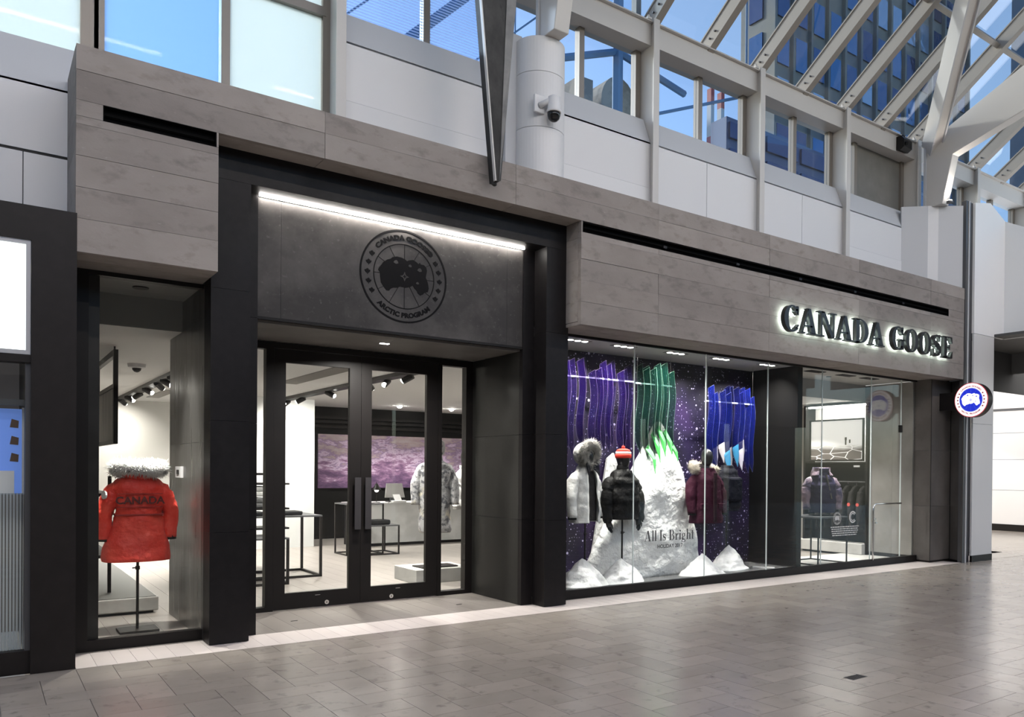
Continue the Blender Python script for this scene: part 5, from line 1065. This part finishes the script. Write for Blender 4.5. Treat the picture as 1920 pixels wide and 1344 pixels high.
for k in range(6):
    y = 8.12+k*.17; r = empty('hanging_coat', (11.86, y, .5), label='%s dark coat with red arm badge on the niche rail' % ('first second third fourth fifth sixth'.split()[k]), cat='coat', group='coats on the niche rail')
    b = MB(); shell(b, [(-.06, .19, .065, 0), (.2, .185, .065, 0), (.45, .18, .06, 0), (.6, .15, .05, 0), (.68, .04, .03, 0)], rows=18, n=24, wr=.012, seed=k); b.build('coat_body', M['coatk'], r, local=True, smooth=True)
    b = MB(); sleeve(b, [(-.16, -.02, .57), (-.21, -.03, .35), (-.22, -.04, .08)], [.05, .055, .045], rows=12, seed=k); b.build('sleeve', M['coatk'], r, local=True, smooth=True)
    MB().tube([(-.262, -.03, .36), (-.27, -.03, .36)], .03, 12).build('arm_badge', mat('badge_%d' % k, (.5, .07, .06, 1), .5), r, local=True)
    MB().tube([(0, 0, .68), (0, 0, .73), (0, .0, .755)], .004, 6).build('hook', M['chrome'], r, local=True)
# puffer on a stand in the right bay
M['puff'] = fab('mauve_puffer_cloth', (.22, .16, .20, 1), .35, 8, .8, n=[(5, (.06, .05, .10, 1), .45, .6)])
mannequin('mannequin', 10.2, 7.75, .74, 'black stand carrying the mauve and navy puffer jacket', 1.46, -.6, head=False, base=True)
j = empty('puffer_jacket', (10.2, 7.75, 0), -.55, label='mauve and navy puffer jacket with raised hood near the glass door', cat='jacket')
b = MB(); shell(b, [(.79, .20, .14, 0), (.9, .215, .15, 0), (1.1, .21, .15, 0), (1.25, .20, .13, 0), (1.33, .15, .11, 0), (1.39, .10, .10, 0), (1.46, .10, .105, .01)], wr=.014, quilt=.115, seed=5); b.build('body', fab('navy_puffer_cloth', (.025, .022, .055, 1), .35, 8, .8), j, local=True, smooth=True)
arms(j, M['puff'], 1.28, .84, .20, .245, (.09, .08, .07, .055), quilt=6, wr=.012)
MB().prism([(.01, -.145, 1.36), (.03, -.145, 1.36), (.11, -.155, 1.0), (.09, -.16, 1.0)], (0, .02, 0)).build('zip_flap', fab('grey_lining', (.10, .09, .08, 1), .7), j, local=True)
b = MB(); shell(b, [(1.34, .15, .11, .0), (1.40, .125, .115, .02), (1.47, .115, .11, .03)], rows=10, n=24, wr=.016, seed=2, a0=-pi/2+.5, a1=3*pi/2-.5); o = b.build('hood_collar', M['puff'], j, local=True, smooth=True); md = o.modifiers.new('th', 'SOLIDIFY'); md.thickness = .02
def frame_table(nm, x0, x1, y0, y1, z, lab, top=True, t=.018, cat='table', low=True, z0=0.0, legs=True, shelf=None):
    r = empty(nm, ((x0+x1)/2, (y0+y1)/2, z0), label=lab, cat=cat)
    if top: MB().box(x0, x1, y0, y1, z-.02, z).build('tabletop', M['darkalu'], r)
    for x in (x0, x1-t):
        for y in (y0, y1-t): MB().box(x, x+t, y, y+t, z0, z-.02 if top else z).build('leg', M['black2'], r)
    b = MB()
    for zz in ([z0] if low else [])+([z-t] if not top else []):
        b.box(x0, x1, y0, y0+t, zz, zz+t); b.box(x0, x1, y1-t, y1, zz, zz+t); b.box(x0, x0+t, y0, y1, zz, zz+t); b.box(x1-t, x1, y0, y1, zz, zz+t)
    if b.v: b.build('stretcher', M['black2'], r)
    return r
frame_table('display_table', 9.70, 10.40, 7.42, 8.10, .74, 'thin black metal table under the puffer jacket', z0=.03)
def folded(x, y, z, w_, d_, h_, m, lab, n=1, nm='folded_garment', grp=None):
    for k in range(n):
        b = MB(); b.box(x-w_/2, x+w_/2, y-d_/2, y+d_/2, z+k*h_+.001, z+(k+1)*h_-.001); o = b.build(nm, m, None, bevel=h_*.3, loc=(x, y, z+k*h_)); tag(o, lab if n == 1 else lab+(', bottom of the stack', ', second in the stack', ', third in the stack', ', top of the stack')[k if k < n-1 else 3], 'clothing', grp)
M['darkf'] = fab('dark_folded_cloth', (.018, .018, .019, 1), .6); M['whitef'] = fab('white_folded_cloth', (.6, .6, .58, 1), .7); M['greyf'] = fab('grey_folded_cloth', (.12, .12, .12, 1), .7)
# nested tables left of the doors' centre
frame_table('nesting_table', 2.45, 3.51, 10.45, 11.25, .79, 'tall black metal nesting table with folded clothes inside the entrance', t=.03)
frame_table('nesting_table', 1.95, 2.95, 9.95, 10.6, .56, 'low black metal nesting table in front of the tall one', t=.03)
folded(3.1, 10.75, .79, .42, .3, .05, M['darkf'], 'dark folded sweater on the tall nesting table'); folded(2.7, 10.75, .79, .3, .3, .05, M['darkf'], 'second dark folded sweater on the tall nesting table')
folded(2.3, 10.25, .56, .4, .3, .05, M['darkf'], 'dark folded sweater on the low nesting table')
rk = empty('shelf_rack', (2.6, 11.6, 0), label='black metal shelf rack behind the nesting tables', cat='rack')
b = MB(); [b.box(x, x+.03, y, y+.03, 0, 1.32) for x in (2.2, 3.2) for y in (11.5, 11.9)]; b.box(2.2, 3.23, 11.5, 11.53, 1.29, 1.32); b.box(2.2, 3.23, 11.9, 11.93, 1.29, 1.32); b.box(3.2, 3.23, 11.5, 11.93, 1.29, 1.32); b.build('upright_frame', M['black2'], rk)
for z in (.55, .82, 1.16): MB().box(2.1, 3.4, 11.48, 11.95, z, z+.025).build('shelf', M['black2'], rk)
folded(2.85, 11.7, .845, .5, .35, .07, M['greyf'], 'grey folded clothing on the rack', 2); folded(2.85, 11.7, 1.0, .5, .35, .07, M['whitef'], 'white folded clothing on the rack', 2)
frame_table('nesting_table', 4.63, 5.25, 12.65, 13.2, .83, 'taller slim black table frame before the counter', t=.022)
frame_table('nesting_table', 4.85, 5.46, 12.5, 13.1, .48, 'lower slim black table before the counter', t=.022)
folded(5.2, 12.75, .48, .32, .26, .08, M['darkf'], 'black folded bag on the lower slim table')
bg_ = empty('black_tote', (4.95, 12.9, .83), label='black soft bag standing on the taller slim table', cat='bag')
MB().box(4.83, 5.07, 12.82, 12.98, .83, 1.0).build('bag_body', M['darkf'], bg_, bevel=.03); MB().tube([(4.88, 12.9, 1.0), (4.9, 12.9, 1.06), (5.0, 12.9, 1.06), (5.02, 12.9, 1.0)], .008, 6).build('bag_handle', M['darkf'], bg_)
# counter and its things
ct = empty('counter', (7, 14.3, 0), label='pale marbled sales counter at the back of the shop', cat='counter')
mb_ = mat('veined_stone', (.46, .46, .45, 1), .35, n=[(2.2, (.60, .60, .59, 1), .4, .6), (5, (.78, .78, .77, 1), .66, .72)])
for x0, x1 in ((5.3, 6.6), (6.6, 7.9), (7.9, 9.2)): piece('front_slab', x0+.001, x1-.001, 14.0, 14.04, .05, .745, mb_, ct)
MB().box(5.28, 9.22, 13.99, 14.7, .745, .775).build('counter_top', mb_, ct); MB().box(5.32, 9.2, 14.04, 14.66, 0, .745).build('carcass', M['darkwall'], ct); MB().box(5.32, 9.2, 14.01, 14.05, 0, .05).build('plinth', M['black2'], ct)
mo = empty('till_screen', (6.1, 14.3, .775), label='till screen seen from behind on the counter', cat='screen')
MB().prism([(5.92, 14.2, .86), (6.30, 14.2, .86), (6.28, 14.28, 1.12), (5.98, 14.28, 1.12)], (0, .04, 0)).build('screen_shell', mat('grey_plastic', (.38, .37, .36, 1), .5), mo); MB().box(6.06, 6.16, 14.28, 14.34, .775, .95).build('stand', M['darkalu'], mo); MB().box(6.0, 6.22, 14.22, 14.4, .775, .79).build('stand_foot', M['darkalu'], mo)
cm = empty('card_terminal', (6.12, 14.1, .775), label='white card terminal in front of the till screen', cat='terminal')
MB().box(6.0, 6.26, 14.03, 14.15, .775, .81).build('cradle', M['white'], cm, bevel=.008); MB().prism([(6.05, 14.06, .81), (6.18, 14.06, .81), (6.16, 14.12, .92), (6.03, 14.12, .92)], (0, .02, 0)).build('handset', M['white'], cm)
tl = empty('table_lamp', (5.75, 14.2, .775), label='slim black table lamp with glowing bulb on the counter', cat='lamp')
MB().lathe((5.75, 14.2, 0), [(.07, .775), (.07, .785), (.01, .79)], 16).build('lamp_base', M['black2'], tl); MB().tube([(5.75, 14.2, .785), (5.75, 14.2, 1.15)], .006, 8).build('stem', M['black2'], tl); MB().lathe((5.75, 14.2, 0), [(.02, 1.12), (.075, 1.02), (.08, 1.0)], 16, False).build('lamp_shade', M['black2'], tl, smooth=True); MB().ico((5.75, 14.2, 1.0), .035, 2).build('bulb', M['lamp_white'], tl)
# back wall artwork
ma = bpy.data.materials.new('storm_cloud_print'); ma.use_nodes = True; t_ = ma.node_tree; N_ = t_.nodes.new; L_ = t_.links.new; P_ = t_.nodes['Principled BSDF']
ge = N_('ShaderNodeNewGeometry'); mpn = N_('ShaderNodeMapping'); mpn.inputs['Scale'].default_value = (.55, 1, 1.6); L_(ge.outputs['Position'], mpn.inputs[0])
no = N_('ShaderNodeTexNoise'); no.inputs['Scale'].default_value = 2.6; no.inputs['Detail'].default_value = 12; no.inputs['Roughness'].default_value = .72; no.inputs['Distortion'].default_value = .15; L_(mpn.outputs[0], no.inputs[0])
sp = N_('ShaderNodeSeparateXYZ'); L_(ge.outputs['Position'], sp.inputs[0]); mr = N_('ShaderNodeMapRange'); mr.inputs[1].default_value = 1.0; mr.inputs[2].default_value = 2.05; mr.inputs[3].default_value = -.14; mr.inputs[4].default_value = .16; L_(sp.outputs['Z'], mr.inputs[0])
ad = N_('ShaderNodeMath'); L_(no.outputs[0], ad.inputs[0]); L_(mr.outputs[0], ad.inputs[1])
cr_ = N_('ShaderNodeValToRGB'); L_(ad.outputs[0], cr_.inputs[0]); el = cr_.color_ramp.elements
el[0].position = .30; el[0].color = (.045, .02, .06, 1); el[1].position = .72; el[1].color = (.40, .33, .36, 1)
for ps, c in ((.40, (.10, .05, .11, 1)), (.48, (.24, .13, .22, 1)), (.53, (.55, .42, .55, 1)), (.57, (.22, .14, .25, 1)), (.63, (.36, .27, .27, 1))): q = el.new(ps); q.color = c
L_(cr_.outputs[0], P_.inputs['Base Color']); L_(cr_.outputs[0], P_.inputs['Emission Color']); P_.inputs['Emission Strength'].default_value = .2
aw = empty('storm_mural', (7, 15.9, 1), label='wide purple storm cloud mural glowing behind the counter', cat='mural')
MB().box(5.25, 11.5, 15.90, 15.93, 1.0, 2.06).build('print', ma, aw); MB().box(5.2, 11.55, 15.93, 15.95, .97, 2.09).build('frame', M['black2'], aw)
for z in (2.18, 2.28, 2.36): MB().box(4.75, 11.8, 15.86, 15.95, z, z+.05).build('slat', M['black2'], aw)
# plinth and pair of dressed figures by the right-hand sidelight
pb = MB().box(4.19, 4.95, 9.1, 9.75, 0, .17).build('plinth_block', mat('plinth_concrete', (.34, .33, .31, 1), .5, n=[(2, (.42, .41, .39, 1), .4, .6)]), None, bevel=.006, loc=(4.5, 9.4, 0)); tag(pb, 'low concrete plinth inside by the entrance sidelight', 'plinth')
fp = MB().box(4.32, 4.80, 9.2, 9.5, .17, .185).build('stand_base', M['black2'], None, loc=(4.55, 9.35, .17)); tag(fp, 'flat black stand base on the concrete plinth', 'base')
mannequin('mannequin', 4.55, 9.35, .185, 'black mannequin wearing the long patterned coat inside', 1.80, -.4, base=False)
M['patt'] = fab('patterned_coat_cloth', (.34, .33, .33, 1), .5, 10, .6, n=[(16, (.10, .10, .11, 1), .5, .58), (7, (.55, .50, .40, 1), .56, .66)])
j = empty('long_coat', (4.55, 9.35, 0), -.4, label='long pale patterned coat on the mannequin by the entrance sidelight', cat='coat')
b = MB(); shell(b, [(.60, .20, .14, 0), (.9, .19, .13, 0), (1.2, .19, .12, 0), (1.42, .18, .11, 0), (1.5, .10, .09, 0), (1.56, .08, .08, 0)], wr=.012, quilt=.1, seed=7); b.build('body', M['patt'], j, local=True, smooth=True); arms(j, M['patt'], 1.43, .95, .18, .24, (.075, .07, .062, .055))
b = MB(); b.ico((0, .03, 1.66), .13, 2, (1, 1, 1.15)); b.build('hood', M['patt'], j, local=True, smooth=True)
mannequin('mannequin', 5.25, 9.85, 0, 'black mannequin wearing the white jacket inside', 1.66, .5, head=True)
j = empty('white_jacket', (5.25, 9.85, 0), .5, label='white quilted jacket on the figure behind the entrance sidelight', cat='jacket')
b = MB(); shell(b, [(.86, .19, .13, 0), (1.1, .2, .14, 0), (1.3, .19, .12, 0), (1.38, .1, .09, 0), (1.45, .08, .08, 0)], wr=.012, quilt=.1, seed=9); b.build('body', M['whitej'], j, local=True, smooth=True); arms(j, M['whitej'], 1.31, .88, .19, .24, (.08, .07, .062, .055), quilt=5)
bp = empty('backpack', (5.25, 9.85, .5), .5, label='black backpack hung at the side of the white jacket', cat='backpack')
b = MB(); b.box(.16, .40, -.14, .08, .0, .42); b.build('pack_body', M['darkf'], bp, local=True, bevel=.04); MB().tube([(.2, -.02, .42), (.22, -.02, .8), (.15, 0, .92)], .014, 8).build('strap', M['darkf'], bp, local=True)
# left bay: platform, tall screen, shelves
pf = empty('low_platform', (.9, 10, 0), label='low dark topped platform behind the red parka', cat='platform')
MB().box(.31, 1.37, 8.72, 12.6, .025, .155).build('platform_body', mat('platform_stone', (.30, .29, .27, 1), .5, n=[(3, (.38, .37, .35, 1), .4, .6)]), pf, bevel=.01); MB().box(.31, 1.35, 8.74, 12.6, .155, .16).build('platform_top', mat('platform_top', (.06, .058, .055, 1), .4), pf); MB().box(.33, 1.33, 8.76, 12.6, 0, .025).build('plinth', M['black2'], pf)
rs = empty('clothes_rack', (.75, 9.6, .16), label='black clothes rack on the low platform', cat='rack')
for (x, y) in ((.42, 9.2), (1.0, 9.2), (.42, 10.6), (1.0, 10.6)): MB().box(x, x+.03, y, y+.03, .16, 1.3).build('upright', M['black2'], rs)
for z in (.5, .82, 1.1): MB().box(.40, 1.05, 9.18, 10.65, z, z+.03).build('shelf', M['black2'], rs)
for k, z in enumerate((.53, .85, 1.13)):
    folded(.72, 9.5, z, .4, .35, .07, (M['darkf'], M['greyf'], M['whitef'])[k], ('dark', 'grey', 'white')[k]+' folded clothing on the platform rack', 2)
ts = empty('tall_screen', (1.1, 10.2, 1.4), label='tall dark framed hanging screen above the platform', cat='screen')
b = MB(); b.box(1.06, 1.10, 9.35, 9.41, 1.62, 2.56); b.box(1.06, 1.10, 10.9, 10.96, 1.62, 2.56); b.box(1.06, 1.10, 9.41, 10.9, 2.5, 2.56); b.box(1.06, 1.10, 9.41, 10.9, 2.18, 2.22); b.box(1.06, 1.10, 9.41, 10.9, 1.62, 1.66); b.build('screen_frame', M['black2'], ts)
MB().box(1.075, 1.085, 9.41, 10.9, 1.66, 2.18).build('screen_panel', mat('pale_slats', (.42, .41, .39, 1), .5, n=[(4, (.25, .245, .235, 1), .4, .6)], stretch=(1, 6, .3)), ts)
b = MB(); [b.tube([(1.08, y, 2.56), (1.08, y, 2.60)], .008, 6) for y in (9.45, 10.85)]; b.build('hanger_rod', M['black2'], ts)
rd = empty('price_reader', (1.43, 7.9, 1.33), label='small white wall reader on the steel portal side', cat='reader'); MB().box(1.415, 1.437, 7.95, 8.19, 1.30, 1.40).build('reader_case', M['white'], rd); MB().box(1.411, 1.416, 8.02, 8.12, 1.33, 1.37).build('reader_screen', M['darkwall'], rd)
# ceiling fittings
dmc = empty('dome_camera', (1.47, 10.9, 2.6), label='small dome camera on the shop ceiling', cat='camera'); MB().lathe((1.47, 10.9, 0), [(.10, 2.6), (.09, 2.56), (.06, 2.55)], 20).build('ring', M['white'], dmc); MB().ico((1.47, 10.9, 2.55), .05, 2).build('dome', M['black2'], dmc)
def track(nm, x, y0, y1, heads, lab, watts):
    r = empty(nm, (x, (y0+y1)/2, ZC), label=lab, cat='track light')
    MB().box(x-.07, x+.07, y0, y1, ZC-.05, ZC-.001).build('track_channel', M['black2'], r)
    for k, (y, dx) in enumerate(heads):
        f = -1 if k % 2 else 1       # every second head looks back to the entrance
        b = MB(); b.tube([(x, y, ZC-.05), (x, y, ZC-.075)], .01, 8); b.tube([(x-dx*.05, y-.03*f, ZC-.055), (x+dx*.04, y+.06*f, ZC-.12)], .04, 14); h_ = b.build('spot_head', M['black2'], r)
        b = MB(); b.tube([(x+dx*.04, y+.06*f, ZC-.12), (x+dx*.042, y+.064*f, ZC-.123)], .034, 14); b.build('spot_lens', M['lens'], h_)
        if f > 0: area('track_lamp', (x+dx*.05, y+.09, ZC-.16), .07, .07, watts*.55, rot=(math.radians(36), math.radians(12*dx), 0), parent=r, spread=130)
        else: area('track_lamp', (x+dx*.05, y-.09, ZC-.16), .07, .07, watts, rot=(math.radians(-12), math.radians(12*dx), 0), parent=r, spread=100)
    return r
track('ceiling_track', 1.98, 9.4, 16.6, [(11.6, 1), (12.1, 1), (12.6, 1), (13.6, 1), (14.6, -1), (15.4, 1), (16.2, 1)], 'black ceiling spotlight track seen over the red parka', STORE_W)
track('ceiling_track', 4.2, 8.6, 15.0, [(9.4, -1), (10.1, -1), (10.6, 1), (12.2, 1), (13.6, -1), (14.4, -1), (14.8, -1)], 'black ceiling spotlight track over the middle of the shop', STORE_W)
k = 0
DL = ['over the counter beside the till', 'over the far half of the counter', 'just inside the entrance doors', 'midway between sidelight and counter', 'behind the starry backdrop', 'behind the display side wall', 'before the wardrobe niche', 'before the white pier', 'over the plinth figures', 'over the back of the low platform', 'in the far corner by the end wall', 'by the back wall beside the white pier']
for (x, y) in ((6.4, 14.7), (7.5, 14.7), (3.2, 9.1), (6.2, 11.0), (8.0, 10.5), (9.6, 9.6), (10.8, 9.0), (2.9, 13.2), (6.0, 9.2), (1.1, 13.5), (10.6, 12.0), (3.0, 15.8)):
    k += 1; r = empty('ceiling_downlight', (x, y, ZC), label='round shop ceiling downlight '+DL[k-1], cat='light', group='shop ceiling downlights')
    MB().lathe((x, y, 0), [(.075, ZC-.006), (.075, ZC)], 18).build('bezel', M['white'], r); MB().lathe((x, y, 0), [(.004, ZC-.045), (.025, ZC-.040), (.042, ZC-.026), (.05, ZC-.006)], 18).build('lens', M['opal'], r, smooth=True)
    area('downlight_lamp', (x, y, ZC-.047), .05, .05, STORE_W*(1.6 if k == 3 else 1), parent=r, spread=135 if k == 3 else 118)
area('narrow_window_lamp', (1.05, 7.6, 2.85), .10, .10, 30, spread=62, parent=tag(MB().lathe((1.05, 7.6, 0), [(.06, 2.858), (.06, 2.868)], 16).build('ceiling_downlight', M['black2'], None, loc=(1.05, 7.6, 2.86)), 'dark round downlight in the soffit over the red parka', 'light'))
area('door_bay_lamp', (10.3, 7.72, 2.85), .06, .06, 34, parent=tag(MB().lathe((10.3, 7.72, 0), [(.04, 2.855), (.04, 2.862)], 16).build('ceiling_downlight', M['black2'], None, loc=(10.3, 7.72, 2.86)), 'tiny dark downlight in the soffit over the puffer jacket', 'light'))
for (x0, x1, y0, y1, l) in ((3.35, 3.62, 9.5, 11.9, 'long slotted air grille in the ceiling beyond the entrance door'), (2.3, 2.5, 14.2, 16.0, 'long grey air grille in the far ceiling'), (6.3, 8.6, 11.6, 11.9, 'pale air grille in the ceiling towards the counter')):
    r = empty('air_grille', ((x0+x1)/2, (y0+y1)/2, ZC), label=l, cat='vent'); MB().box(x0, x1, y0, y1, ZC-.006, ZC).build('grille_frame', M['ceilgrey'], r); b = MB(); y = y0+.02
    while y < y1-.02: b.box(x0+.01, x1-.01, y, y+.02, ZC-.010, ZC-.006); y += .05
    b.build('louvre', M['wallgrey'], r)
# tiny floor details on the concourse
fg = empty('floor_drain', (4.74, 3.05, 0), label='small dark metal floor cover in the foreground stone', cat='floor cover')
MB().box(4.68, 4.84, 3.28, 3.36, 0, .002).build('cover_plate', M['darkalu'], fg); b = MB(); [b.box(4.69+i*.03, 4.71+i*.03, 3.285, 3.355, .002, .003) for i in range(5)]; b.build('cover_slots', M['black2'], fg)

ws = MB().prism([(8.46, 7.57, .083), (8.475, 7.58, .083), (8.64, 7.33, .083), (8.625, 7.32, .083)], (0, 0, .012)).build('reflection_strip', M['white'], None, loc=(8.55, 7.45, .083)); tag(ws, 'thin white strip in place of a reflection on the display floor by the dark side wall', 'strip')  # white bar added where a reflection shines on the display floor
